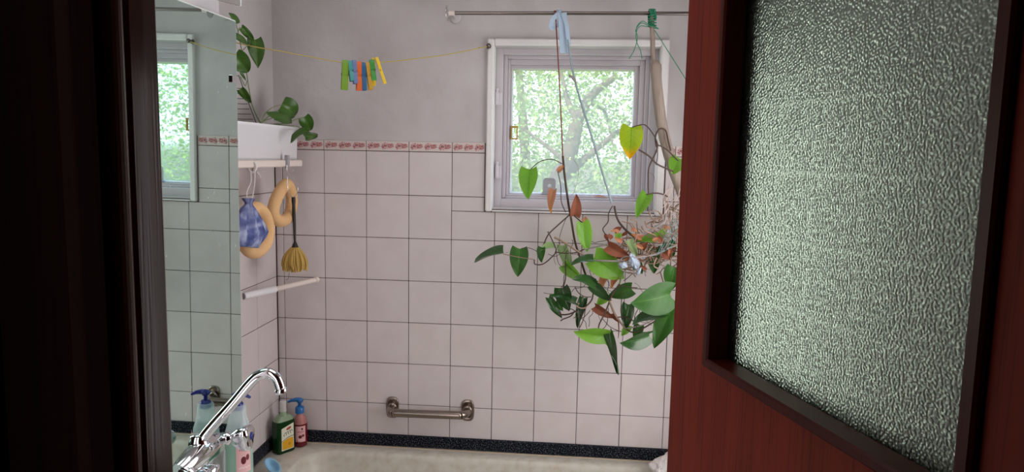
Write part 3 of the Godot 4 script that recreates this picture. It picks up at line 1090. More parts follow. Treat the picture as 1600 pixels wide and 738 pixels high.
func bath() -> void:
	var x0 := CORNER + 0.0005
	var x1 := 1.618
	var t := thing("bathtub", "cream enamel bathtub with a worn rim along the tiled back wall", "bathtub", V(0.8, -1.62, 0.37))
	var s := st()
	var rows := [rr(x0, x1, 0.0, 0.745, 0.01, -1.618), rr(x0, x1, 0.0, 0.745, 0.01, -1.068), rr(x0, x1, 0.0, 0.744, 0.012, -1.060), rr(x0 + 0.006, x1 - 0.006, 0.006, 0.738, 0.014, -1.0565),
		rr(x0 + 0.125, 1.53, 0.062, 0.672, 0.10, -1.0565), rr(x0 + 0.131, 1.524, 0.070, 0.664, 0.10, -1.0600), rr(x0 + 0.136, 1.519, 0.076, 0.658, 0.10, -1.072),
		rr(x0 + 0.19, 1.48, 0.11, 0.62, 0.12, -1.38), rr(x0 + 0.21, 1.46, 0.13, 0.60, 0.11, -1.43), rr(x0 + 0.27, 1.40, 0.19, 0.54, 0.09, -1.455)]
	grid(s, rows, true)
	cap(s, rows[-1], true)
	obj("tub", s, M.enamel, t)
	s = st()
	block(s, V(x0 + 0.008, -1.0575, 0.009), V(1.60, -1.0545, 0.0155), 0.001)
	tag(obj("sealant", s, M.caulk, t), "yellowed sealant line", "")
	s = st()
	lathe(s, V(0.42, -1.456, 0.37), [Vector2(0.030, 0.0), Vector2(0.030, 0.002), Vector2(0.0, 0.003)], 20)
	obj("drain", s, M.chrome, t)

func sink() -> void:
	var t := thing("washbasin", "white washbasin below the mirror, under the chrome mixer tap", "sink", V(0.43, -1.62, 1.07))
	var s := st()
	var x0 := 0.1985
	var rows := [rr(x0 + 0.1, 0.46, 0.93, 1.22, 0.08, -0.97), rr(x0, 0.54, 0.82, 1.34, 0.09, -0.87), rr(x0, 0.56, 0.795, 1.36, 0.05, -0.825), rr(x0 + 0.004, 0.557, 0.799, 1.356, 0.05, -0.815),
		rr(0.325, 0.535, 0.85, 1.30, 0.10, -0.815), rr(0.332, 0.528, 0.857, 1.293, 0.10, -0.822), rr(0.36, 0.50, 0.90, 1.25, 0.06, -0.93), rr(0.40, 0.47, 1.0, 1.15, 0.03, -0.955)]
	grid(s, rows, true)
	cap(s, rows[0], false)
	cap(s, rows[-1], true)
	obj("basin", s, M.ceramic, t)
	s = st()
	lathe(s, V(0.37, -1.62, 1.075), [Vector2(0.12, 0.0), Vector2(0.115, 0.03), Vector2(0.085, 0.25), Vector2(0.08, 0.5), Vector2(0.10, 0.66)], 24)
	obj("pedestal", s, M.ceramic, t)
	# mixer tap
	var f := thing("mixer_tap", "chrome two-handle mixer tap with a long bent spout in front of the mirror", "tap", V(0.262, -0.815, 1.05))
	s = st()
	lathe(s, V(0.262, -0.815, 1.05), [Vector2(0.030, 0.0), Vector2(0.030, 0.006), Vector2(0.020, 0.014), Vector2(0.0175, 0.03), Vector2(0.0175, 0.17), Vector2(0.022, 0.188), Vector2(0.0205, 0.210), Vector2(0.0165, 0.220), Vector2(0.0165, 0.226), Vector2(0.0, 0.228)], 24)
	obj("column", s, M.chrome, f)
	s = st()
	var prof := []
	var body := curve([V(0.260, -0.632, 0.975), V(0.262, -0.626, 1.01), V(0.265, -0.624, 1.05), V(0.264, -0.628, 1.09), V(0.262, -0.634, 1.125)], 4)
	for k in body.size(): prof.append(0.0165 + 0.008 * sin(PI * k / (body.size() - 1.0)))
	tube(s, body, 0.018, -1, 18, false, prof)
	obj("body", s, M.chrome, f)
	for g in [0, 1]:
		var c: Vector3 = V(0.264, -0.628, 0.978) if g == 0 else V(0.266, -0.636, 1.122)
		var dir := Vector3(0.96, 0.10, -0.12).normalized() if g == 0 else Vector3(0.95, -0.05, 0.18).normalized()
		var b := Basis(Quaternion(Vector3.UP, dir))
		s = st()
		lathe(s, c, [Vector2(0.0125, 0.0), Vector2(0.0125, 0.018), Vector2(0.0145, 0.020), Vector2(0.0145, 0.024), Vector2(0.0095, 0.027), Vector2(0.0085, 0.034)], 18, b)
		obj("valve", s, M.chrome, f)
		s = st()
		lobed(s, c, b, [Vector2(0.010, 0.030), Vector2(0.016, 0.036), Vector2(0.024, 0.048), Vector2(0.0265, 0.060), Vector2(0.0255, 0.067), Vector2(0.021, 0.071), Vector2(0.0, 0.072)], 3, 0.2, 0.4)
		var h := obj("handle", s, M.chrome, f)
		s = st()
		lathe(s, c, [Vector2(0.0085, 0.071), Vector2(0.0085, 0.0735), Vector2(0.0, 0.0742)], 16, b)
		tag(obj("marker", s, mat(rgb8(28, 40, 120) if g == 0 else rgb8(150, 26, 30), 0.2), h), "small blue marker" if g == 0 else "small red marker", "")
	s = st()
	var z := 1.05
	var p := curve([at(311, 697, z), at(318, 684, z), at(332, 666, z - 0.002), at(366, 628, z - 0.006), at(392, 597, z - 0.010), at(406, 586, z - 0.012), at(420, 583, z - 0.013), at(431, 590, z - 0.014), at(436, 600, z - 0.014), at(438.5, 609, z - 0.014)], 5)
	tube(s, p, 0.0112, 0.0106, 18)
	var sp := obj("spout", s, M.chrome, f)
	s = st()
	var e: Vector3 = p[-1]
	var en: Vector3 = (e - p[-3]).normalized()
	lathe(s, e - en * 0.003, [Vector2(0.0110, 0.0), Vector2(0.0126, 0.002), Vector2(0.0126, 0.011), Vector2(0.009, 0.012), Vector2(0.0078, 0.009), Vector2(0.0, 0.009)], 18, Basis(Quaternion(Vector3.UP, en)))
	obj("aerator", s, M.chrome, sp)
	s = st()
	lathe(s, p[0] - Vector3(0.001, 0.006, 0), [Vector2(0.0, 0.0), Vector2(0.0155, 0.0), Vector2(0.0155, 0.008), Vector2(0.012, 0.010), Vector2(0.012, 0.014), Vector2(0.0, 0.016)], 6)
	obj("collar_nut", s, M.chrome, sp)
	pump_bottle()

func lobed(s: SurfaceTool, c: Vector3, b: Basis, prof: Array, lobes: int, amp: float, turn: float) -> void:
	var rows := []
	for p in prof:
		var ring := PackedVector3Array()
		for j in 36:
			var a := TAU * j / 36.0
			var r: float = p.x * (1.0 + amp * cos(lobes * a + turn))
			ring.append(c + b * Vector3(r * cos(a), p.y, -r * sin(a)))
		rows.append(ring)
	grid(s, rows, true)
	cap(s, rows[0], false)

func pump(t: Node3D, c: Vector3, m: Material, dir: Vector3, k := 1.0) -> void:
	# collar, stem and a beaked head whose nozzle points along dir; c is the top of the bottle's neck
	var s := st()
	lathe(s, c, [Vector2(0.0125, 0.0) * k, Vector2(0.0125, 0.014) * k, Vector2(0.010, 0.018) * k, Vector2(0.005, 0.019) * k], 20)
	obj("pump_collar", s, m, t)
	s = st()
	lathe(s, c + Vector3(0, 0.017 * k, 0), [Vector2(0.0045, 0.0) * k, Vector2(0.0045, 0.014) * k, Vector2(0.008, 0.014) * k, Vector2(0.0085, 0.022) * k, Vector2(0.0, 0.026) * k], 16)
	var top := c + Vector3(0, 0.036 * k, 0)
	var pts := PackedVector3Array([top - dir * 0.011 * k, top - dir * 0.002 * k + Vector3(0, 0.002 * k, 0), top + dir * 0.010 * k + Vector3(0, 0.002 * k, 0), top + dir * 0.022 * k, top + dir * 0.033 * k - Vector3(0, 0.005 * k, 0)])
	tube(s, pts, 0.005, -1, 12, false, [0.003 * k, 0.0062 * k, 0.0062 * k, 0.0045 * k, 0.0028 * k])
	obj("pump_head", s, m, t)

func pump_bottle() -> void:
	var c := V(0.2445, -0.815, 0.848)
	var t := thing("soap_bottle", "pale translucent pump bottle with navy pump beside the tap, at the mirror", "soap bottle", c)
	var s := st()
	lathe(s, c, [Vector2(0.028, 0.0), Vector2(0.031, 0.004), Vector2(0.0315, 0.05), Vector2(0.031, 0.125), Vector2(0.0285, 0.155), Vector2(0.023, 0.175), Vector2(0.0195, 0.188), Vector2(0.0185, 0.212), Vector2(0.0160, 0.216)], 28, Basis.IDENTITY, 1.0, 0.95)
	var shell_m := mat(Color(0.86, 0.93, 0.96, 0.45), 0.3)
	shell_m.transparency = BaseMaterial3D.TRANSPARENCY_ALPHA
	shell_m.backlight_enabled = true
	shell_m.backlight = Color(0.8, 0.8, 0.8)
	obj("bottle", s, shell_m, t)
	s = st()
	lathe(s, c + Vector3(0, 0.002, 0), [Vector2(0.0, 0.0), Vector2(0.028, 0.001), Vector2(0.0292, 0.03), Vector2(0.029, 0.118), Vector2(0.0, 0.1185)], 24, Basis.IDENTITY, 1.0, 0.95)
	var lm := mat(rgb8(104, 196, 124), 0.2)
	lm.backlight_enabled = true
	lm.backlight = Color(0.8, 0.8, 0.8)
	tag(obj("liquid", s, lm, t), "green liquid soap", "")
	s = st()
	wrap_label(s, c, 0.0322, 0.060, 0.150, 0.25, 1.35)
	var m := mat(Color.WHITE, 0.4)
	m.albedo_texture = label_tex("red")
	tag(obj("label", s, m, t), "printed label", "")
	pump(t, c + Vector3(0, 0.204, 0), mat(rgb8(34, 42, 128), 0.25), Vector3(0.98, 0, 0.1).normalized())

func wrap_label(s: SurfaceTool, c: Vector3, r: float, y0: float, y1: float, a0: float, a1: float) -> void:
	# angles measured from the viewer's side (+z) towards +x
	var rows := []
	for y in [y0, y1]:
		var row := PackedVector3Array()
		for k in 13:
			var a := lerpf(a0, a1, k / 12.0)
			row.append(c + Vector3(r * sin(a), y, r * 0.97 * cos(a)))
		rows.append(row)
	grid(s, rows, false, 0, true)

func small_things() -> void:
	# green soap on the tub's corner
	var yaw := deg_to_rad(56)
	var b := Basis(Vector3.UP, yaw)
	var c := V(0.027, -1.0565, 0.093)
	var t := thing("soap_bottle", "rectangular dark green soap bottle with a cream and yellow label on the tub corner", "soap bottle", c)
	var s := st()
	var pr := [Vector2(0.030, 0.0), Vector2(0.035, 0.003), Vector2(0.0355, 0.010), Vector2(0.0355, 0.105), Vector2(0.034, 0.115)]
	lathe(s, c, pr, 40, b, 1.0, 0.62, 0.35)
	var gm := mat(rgb8(12, 54, 20), 0.12, 0.0, 0.35)
	gm.backlight_enabled = true
	gm.backlight = Color(0.3, 0.3, 0.3)
	obj("bottle", s, gm, t)
	s = st()
	lathe(s, c, [Vector2(0.034, 0.1145), Vector2(0.030, 0.124), Vector2(0.022, 0.132)], 40, b, 1.0, 0.62, 0.5)
	lathe(s, c, [Vector2(0.0165, 0.128), Vector2(0.0125, 0.136), Vector2(0.0105, 0.142), Vector2(0.0105, 0.150)], 24, b, 1.0, 0.9)
	var shm := mat(Color(0.66, 0.76, 0.62, 0.6), 0.3)
	shm.transparency = BaseMaterial3D.TRANSPARENCY_ALPHA
	tag(obj("shoulder", s, shm, t), "clear shoulder above the liquid", "")
	s = st()
	lathe(s, c, [Vector2(0.0125, 0.146), Vector2(0.0125, 0.150), Vector2(0.0118, 0.1515), Vector2(0.0118, 0.180), Vector2(0.0105, 0.183), Vector2(0.0, 0.183)], 24, b)
	var cm := mat(Color(0.92, 0.9, 0.9, 0.5), 0.35)
	cm.transparency = BaseMaterial3D.TRANSPARENCY_ALPHA
	obj("cap", s, cm, t)
	s = st()
	var f := func(x: float, y: float): return c + b * Vector3(x, y, 0.0226)
	quad_uv(s, f.call(-0.022, 0.012), f.call(0.026, 0.012), f.call(0.026, 0.104), f.call(-0.022, 0.092))
	var m := mat(Color.WHITE, 0.4)
	m.albedo_texture = label_tex("green")
	tag(obj("label", s, m, t), "cream and yellow label", "")
	# red soap behind it
	c = V(0.0645, -1.0565, 0.0375)
	t = thing("soap_bottle", "small red soap bottle with a blue pump and pink label behind the green bottle", "soap bottle", c)
	s = st()
	lathe(s, c, [Vector2(0.020, 0.0), Vector2(0.0255, 0.004), Vector2(0.0265, 0.02), Vector2(0.026, 0.075), Vector2(0.025, 0.085)], 28)
	var rm := mat(rgb8(104, 14, 24), 0.12)
	obj("bottle", s, rm, t)
	s = st()
	lathe(s, c, [Vector2(0.025, 0.0845), Vector2(0.021, 0.100), Vector2(0.014, 0.112), Vector2(0.0105, 0.118), Vector2(0.0105, 0.13)], 28)
	var pm := mat(Color(0.86, 0.56, 0.54, 0.55), 0.3)
	pm.transparency = BaseMaterial3D.TRANSPARENCY_ALPHA
	tag(obj("shoulder", s, pm, t), "clear shoulder above the red liquid", "")
	s = st()
	wrap_label(s, c, 0.0272, 0.022, 0.080, -0.25, 1.1)
	m = mat(Color.WHITE, 0.4)
	m.albedo_texture = label_tex("red")
	tag(obj("label", s, m, t), "pink label with dark berries", "")
	pump(t, c + Vector3(0, 0.122, 0), mat(rgb8(34, 104, 168), 0.3), Vector3(-0.98, 0, 0.15).normalized(), 1.25)
	# light blue scoop
	var o := at_y(426, 741, -1.0565)
	t = thing("oval_cup", "light blue oval plastic cup lying on the bathtub rim in the foreground", "cup", o)
	s = st()
	var tb := Basis(Vector3(0, 1, 0), 0.5) * Basis(Vector3(1, 0, 0), 0.5) * Basis(Vector3(0, 1, 0), 0.5)
	lathe(s, o + Vector3(0, 0.016, 0), [Vector2(0.0, 0.0), Vector2(0.016, 0.001), Vector2(0.021, 0.008), Vector2(0.0235, 0.016), Vector2(0.0245, 0.019), Vector2(0.022, 0.021), Vector2(0.0175, 0.018), Vector2(0.014, 0.004), Vector2(0.0, 0.003)], 32, tb, 0.85, 1.5)
	obj("cup", s, mat(rgb8(146, 196, 226), 0.35), t)
	# white cloth at the other end of the tub
	var nz := FastNoiseLite.new()
	nz.seed = 12
	nz.frequency = 0.02
	nz.fractal_octaves = 4
	c = V(1.425, -1.0565, 0.140)
	t = thing("towel", "crumpled white cloth heaped on the bathtub rim beside the door edge", "cloth", c)
	s = st()
	blob(s, c + Vector3(0, 0.037, 0), Vector3(0.125, 0.036, 0.115), nz, 0.22, 56, 36)
	obj("heap", s, M.cloth, t)

# ------------------------------------------------------------------ plant parts
func leaf_mesh(s: SurfaceTool, b: Vector3, t: Vector3, w: float, face: Vector3, fold: float, curl: float, heart := 1.0, wave := 0.03) -> void:
	var ax := (t - b).normalized()
	var l := (t - b).length()
	var n := (face - ax * face.dot(ax)).normalized()
	var side := ax.cross(n)
	var rows := []
	for i in 13:
		var q := i / 12.0
		var r := 0.15 + 0.85 * q
		var half := w * 0.5 * pow(sin(PI * pow(r, 0.74)), 0.82)
		if i == 12: half = 0.0004
		var row := PackedVector3Array()
		for j in 9:
			var v := (j - 4) / 4.0
			var back := -heart * 0.11 * l * pow(absf(v), 1.3) * pow(1.0 - q, 3)
			var lift := absf(v) * half * sin(fold) + curl * l * (4.0 * q * (1.0 - q)) * 0.5 + wave * l * sin(5.0 * q + 2.5 * v) * (0.3 + 0.7 * absf(v)) * (1.0 if i < 12 else 0.0)
			row.append(b + ax * (q * l + back) + side * (v * half * cos(fold)) + n * lift)
		rows.append(row)
	grid(s, rows, false, 0, true)

func lf(parent: Node3D, m: Material, bx: float, by: float, tx: float, ty: float, w: float, z: float, dz := 0.0, roll := 0.0, fold := 0.25, curl := 0.05, called := "leaf", label := "") -> MeshInstance3D:
	var b := at(bx, by, z)
	var t := at(tx, ty, z + dz)
	var ax := (t - b).normalized()
	var face := Vector3(-0.05, 0.12, 1.0)
	face = (face - ax * face.dot(ax)).normalized().rotated(ax, deg_to_rad(roll))
	var s := st()
	leaf_mesh(s, b, t, span(w, z) / maxf(cos(deg_to_rad(roll)) * cos(fold), 0.35), face, fold, curl, 1.0, 0.045)
	var o := obj(called, s, m, parent)
	if label: o.set_meta("label", label)
	return o

func stem(parent: Node3D, m: Material, pts: Array, r0: float, r1 := -1.0, called := "stem") -> MeshInstance3D:
	var p := []
	for q in pts: p.append(at(q[0], q[1], q[2]))
	var s := st()
	tube(s, curve(p, 5), r0, r1, 8)
	return obj(called, s, m, parent)

func loop_curve(pts: Array, step := 5) -> PackedVector3Array:
	var n := pts.size()
	var out := PackedVector3Array()
	for i in n:
		for k in step:
			out.append(pts[i].cubic_interpolate(pts[(i + 1) % n], pts[(i + n - 1) % n], pts[(i + 2) % n], float(k) / step))
	return out

# ------------------------------------------------------------------ planter, rail and what hangs there
func rail_and_planter() -> void:
	var xr := 0.115
	var a := at_x(470.5, 254, xr)
	var b := Vector3(xr, a.y - 0.004, 0.585)
	var t := thing("towel_rail", "white painted rail on the left wall carrying the white planter", "rail", Vector3(CORNER, a.y, 0.33))
	var s := st()
	cbox(s, (a + b) / 2, Vector3(0.010, 0.021, (b - a).length()), 0.003)
	obj("rail", s, M.old_plastic, t)
	for z in [0.16, 0.50]:
		s = st()
		block(s, Vector3(CORNER, a.y - 0.012, z - 0.008), Vector3(xr - 0.003, a.y + 0.004, z + 0.008), 0.002)
		block(s, Vector3(CORNER, a.y - 0.03, z - 0.014), Vector3(CORNER + 0.006, a.y + 0.02, z + 0.014), 0.002)
		obj("arm", s, M.old_plastic, t)
	# trough
	var f := at_x(470, 200, 0.108)
	var y0 := a.y + 0.0045
	var y1 := f.y + 0.001
	var z0 := 0.098
	var z1 := 0.60
	var p := thing("planter", "white plastic planter trough with trailing green plant, on the wall rail", "planter", Vector3(0.05, y0, 0.35))
	s = st()
	var q := func(i: float, y: float): return rr(-0.012 + i, 0.108 - i, z0 + i, z1 - i, 0.022, y - Y0)
	var rows := [q.call(0.012, y0), q.call(0.006, y0 + 0.004), q.call(0.003, y1 - 0.012), q.call(0.0, y1 - 0.010), q.call(0.0, y1 - 0.001), q.call(0.001, y1), q.call(0.005, y1), q.call(0.0065, y1 - 0.002), q.call(0.010, y1 - 0.020)]
	grid(s, rows, true)
	cap(s, rows[0], false)
	obj("trough", s, M.white_plastic, p)
	s = st()
	var nz := FastNoiseLite.new(); nz.seed = 5; nz.frequency = 0.02
	blob(s, Vector3(0.048, y1 - 0.018, (z0 + z1) / 2), Vector3(0.049, 0.022, 0.235), nz, 0.25, 40, 24)
	obj("soil", s, M.soil, p)
	# black wire trellis stuck in the soil
	var w := thing("wire_trellis", "small black wire trellis stuck in the soil of the white planter", "trellis", Vector3(0.05, y1, 0.42))
	s = st()
	var xz := 0.05
	tube(s, PackedVector3Array([at_x(401, 194, xz), at_x(388, 160, xz), at_x(373, 118, xz)]), 0.0011)
	obj("upright", s, M.black, w)
	s = st()
	var tl := at_x(360, 122, xz)
	tube(s, PackedVector3Array([at_x(361, 194, xz), tl, at_x(373, 118, xz)]), 0.0011)
	obj("upright", s, M.black, w)
	for k in 8:
		var y := 137.0 + k * 8.0
		s = st()
		tube(s, curve([at_x(361, y - 1, xz), at_x(372, y + 1, xz - 0.004), at_x(378 + k * 2.9, y + 1.5, xz)], 4), 0.0010)
		obj("rung", s, M.black, w)
	# plant
	var pl := thing("trailing_plant", "green trailing arrowhead plant growing from the white planter up to the mirror", "plant", at_x(406, 192, 0.05))
	var hub := [407.0, 193.0]
	var path := func(pts: Array, r := 0.0014):
		var g := []
		for e in pts: g.append(at_x(e[0], e[1], e[2]))
		var ss := st()
		tube(ss, curve(g, 6), r, r * 0.7, 8)
		obj("stem", ss, M.green_stem, pl)
	path.call([[hub[0], hub[1], 0.05], [414, 178, 0.052], [426, 168, 0.055], [438, 164, 0.06]])
	path.call([[hub[0], hub[1], 0.05], [420, 182, 0.055], [432, 174, 0.06], [441, 169, 0.065]])
	path.call([[hub[0], hub[1], 0.05], [415, 188, 0.055], [425, 185, 0.06]])
	path.call([[hub[0], hub[1] + 1, 0.05], [430, 194, 0.07], [450, 192, 0.09], [464, 186, 0.11], [475, 183, 0.125]])
	path.call([[hub[0], hub[1] + 2, 0.05], [432, 195, 0.075], [456, 196.5, 0.105], [468, 199, 0.12], [479, 207, 0.135]])
	path.call([[hub[0], hub[1], 0.05], [396, 170, 0.05], [391, 150, 0.05], [386, 118, 0.05], [384, 90, 0.05]], 0.0018)
	path.call([[384, 112, 0.05], [376, 70, 0.05], [372, 50, 0.05], [369, 38, 0.05]], 0.0016)
	path.call([[372, 50, 0.05], [374, 44, 0.05], [378, 43, 0.05]])
	path.call([[378, 80, 0.05], [386, 72, 0.052], [394, 66, 0.055]])
	path.call([[376, 120, 0.05], [383, 134, 0.05], [386, 126, 0.052]])
	var L := func(bx, by, tx, ty, w_, x0, x1, roll, fold, curl):
		var bb := at_x(bx, by, x0)
		var tt := at_x(tx, ty, x1)
		var ax := (tt - bb).normalized()
		var fc := Vector3(0.45, 0.2, 0.9)
		fc = (fc - ax * fc.dot(ax)).normalized().rotated(ax, deg_to_rad(roll))
		var ss := st()
		leaf_mesh(ss, bb, tt, span(w_, (bb.z + tt.z) / 2) / maxf(cos(deg_to_rad(roll)), 0.4), fc, fold, curl, 1.1, 0.05)
		obj("leaf", ss, M.leaf_pot, pl)
	L.call(368, 38, 357, 20, 19, 0.055, 0.06, 10, 0.3, 0.1)
	L.call(377, 43, 396, 63, 13, 0.05, 0.06, 20, 0.5, 0.12)
	L.call(360, 56, 386, 70, 19, 0.06, 0.065, -25, 0.3, 0.12)
	L.call(398, 62, 403, 107, 27, 0.05, 0.07, -8, 0.25, 0.1)
	L.call(395, 66, 386, 57, 9, 0.055, 0.06, 0, 0.3, 0.0)
	L.call(366, 86, 388, 113, 32, 0.065, 0.08, 15, 0.3, 0.15)
	L.call(376, 112, 384, 126, 5, 0.05, 0.055, 0, 0.3, 0.0)
	L.call(376, 139, 392, 161, 13, 0.055, 0.06, 30, 0.4, 0.0)
	L.call(440, 163, 461, 181, 36, 0.065, 0.085, 5, 0.35, 0.28)
	L.call(424, 184, 456, 193, 22, 0.07, 0.08, -20, 0.3, 0.15)
	L.call(475, 183, 486, 204, 22, 0.125, 0.135, 15, 0.25, 0.1)
	L.call(484, 207, 454, 224, 24, 0.135, 0.15, 30, 0.3, 0.12)
	L.call(476, 214, 496, 212, 12, 0.14, 0.145, 30, 0.3, 0.05)

func hanging_things() -> void:
	# diagonal white rod across the corner
	var a := V(0.124, -0.4555, 0.004)
	var b := V(-0.022, -0.4695, 0.262)
	var t := thing("corner_rod", "white rod set diagonally across the tiled corner below the foam rings", "rod", (a + b) / 2)
	var s := st()
	tube(s, PackedVector3Array([a, b]), 0.0085, -1, 16)
	obj("rod", s, M.old_plastic, t)
	s = st()
	tube(s, PackedVector3Array([b, b.lerp(a, 0.40)]), 0.0115, -1, 16)
	obj("sleeve", s, M.white_plastic, t)
	s = st()
	tube(s, PackedVector3Array([a, a.lerp(b, 0.04)]), 0.011, -1, 16)
	obj("end_cap", s, M.old_plastic, t)
	# foam rings
	for k in 2:
		var pts := []
		var list := [[399, 326], [412, 336], [418, 358], [414, 380], [400, 393], [386, 387], [379, 362], [386, 336]] if k == 0 else [[447, 288], [436, 302], [428, 322], [428, 338], [439, 346], [451, 338], [456, 318], [454, 298]]
		for q in list: pts.append(at_x(q[0], q[1], 0.118 if k == 0 else 0.105))
		var c := Vector3.ZERO
		for q in pts: c += q / 8.0
		t = thing("foam_ring", "tan foam ring hanging behind the blue pouch" if k == 0 else "tan foam ring hanging on the hook behind the black-handled brush", "ring", c, "tan foam rings under the rail")
		s = st()
		tube(s, loop_curve(pts, 6), 0.0205 if k == 0 else 0.0185, -1, 20, true)
		obj("ring", s, M.sponge, t)
	# blue drawstring pouch
	var x := 0.152
	t = thing("drawstring_pouch", "blue patterned cloth pouch hung by white strings from the rail", "pouch", at_x(388, 350, x))
	var rows := []
	for r in [[385, 372, 404, 0.010], [382, 367, 404, 0.016], [376, 365, 408, 0.020], [368, 365, 414, 0.022], [359, 366, 418, 0.021], [348, 369, 411, 0.019], [336, 374, 403, 0.016], [326, 379, 397, 0.013], [320, 385, 392, 0.006], [317, 385.5, 391.5, 0.005], [313, 383, 394, 0.010], [310, 382, 394, 0.011]]:
		var l := at_x(r[1], r[0], x)
		var e := at_x(r[2], r[0] + (3.0 if r[0] > 350 else 0.0), x)
		var ring := PackedVector3Array()
		for j in 48:
			var g := TAU * j / 48.0
			var h := 0.5 + 0.5 * cos(g)
			var fold: float = (0.0046 * sin(11.0 * g + r[0] * 0.02) + 0.002 * sin(5.0 * g)) * clampf((384.0 - r[0]) / 26.0, 0.3, 1.0)
			var p := e.lerp(l, 1.0 - h)
			p.x += sin(g) * (r[3] + fold) * (0.6 + 0.4 * absf(sin(g)))
			ring.append(p)
		rows.append(ring)
	s = st()
	grid(s, rows, true)
	cap(s, rows[0], false)
	cap(s, rows[-1], true)
	obj("pouch", s, M.pouch, t)
	for g in [-1, 1]:
		s = st()
		var u := at_x(395 + g * 3.0, 268, 0.127)
		tube(s, curve([at_x(389.0 + g * 3, 318, x), at_x(391.0 + g * 5, 300, 0.14), at_x(395.0 + g * 3, 285, 0.132), u], 5), 0.0014)
		obj("string", s, M.string, t)
	s = st()
	var rc := at_x(395, 260, 0.115)
	var lp := []
	for k in 12:
		var g := TAU * k / 12.0
		lp.append(Vector3(0.115 + 0.0105 * cos(g), rc.y + 0.0155 * sin(g) - 0.001, rc.z + 0.006 * sin(g * 0.5)))
	tube(s, loop_curve(lp, 2), 0.0032, -1, 8, true)
	var rc2 := rc + Vector3(0.012, -0.017, 0)
	tube(s, curve([rc2, rc2 + Vector3(0.004, -0.006, -0.006), rc2 + Vector3(0.005, -0.016, -0.012)], 4), 0.002, 0.0012)
	obj("knot", s, M.string, t)
	# hook and brush
	var hx := 0.1285
	var hk := thing("hook", "grey clip hook with a wire loop at the far end of the white rail", "hook", at_x(448, 256, hx))
	s = st()
	var hc := at_x(448.5, 252.5, hx - 0.006)
	cbox(s, hc, Vector3(0.013, 0.040, 0.012), 0.002)
	obj("clip", s, M.grey_plastic, hk)
	s = st()
	var w := []
	for q in [[448, 258], [449, 268], [454, 274], [462, 284], [465.5, 296], [462, 305], [456.5, 308], [451, 302], [449, 290], [449, 276]]: w.append(at_x(q[0], q[1], hx + 0.002))
	tube(s, curve(w, 5), 0.0012)
	tube(s, curve([at_x(448, 258, hx + 0.002), at_x(453, 266, hx + 0.006), at_x(458, 269, hx + 0.008), at_x(459, 263, hx + 0.008)], 4), 0.0014)
	obj("wire_loop", s, M.chrome, hk)
	var z := at_x(459, 312, hx).z
	var h0 := at(458.5, 308, z)
	var h1 := at(461, 389, z)
	var br := thing("brush", "straw whisk brush with a black handle hanging from the wire hook", "brush", h1)
	s = st()
	var hp := curve([h0, at(459, 325, z), at(460, 350, z), at(460.5, 372, z), at(461, 380, z), h1], 4)
	var rad := []
	for k in hp.size():
		var q := float(k) / (hp.size() - 1)
		rad.append(0.0045 + 0.0008 * sin(q * 6.0) + (0.011 * pow(maxf(0.0, (q - 0.72) / 0.28), 1.3)) + (0.0015 if q < 0.12 else 0.0))
	tube(s, hp, 0.005, -1, 14, false, rad)
	obj("handle", s, M.black, br)
	s = st()
	for k in 190:
		var g := rng.randf() * TAU
		var q := sqrt(rng.randf())
		var d := Vector3(cos(g), 0, sin(g)) * q
		var l := span(34.0 + rng.randf_range(-2, 6) - 4.0 * q, z)
		tube(s, curve([h1 + d * 0.011 + Vector3(0, 0.004, 0), h1 + d * 0.031 + Vector3(0, -l * 0.30, 0), h1 + d * 0.0405 + Vector3(0, -l * 0.7, 0), h1 + d * 0.039 + Vector3(rng.randf_range(-1, 1) * 0.003, -l, 0)], 3), 0.0026, 0.0022, 5)
	obj("bristles", s, M.straw, br).set_meta("kind", "stuff")
	s = st()
	tube(s, curve([at(457.5, 312, z), at(456, 340, z), at(457, 380, z - 0.01), at(452, 425, z), at(450, 436, z), at(447, 437, z)], 4), 0.0008)
	obj("wire_hanger", s, M.steel, br)

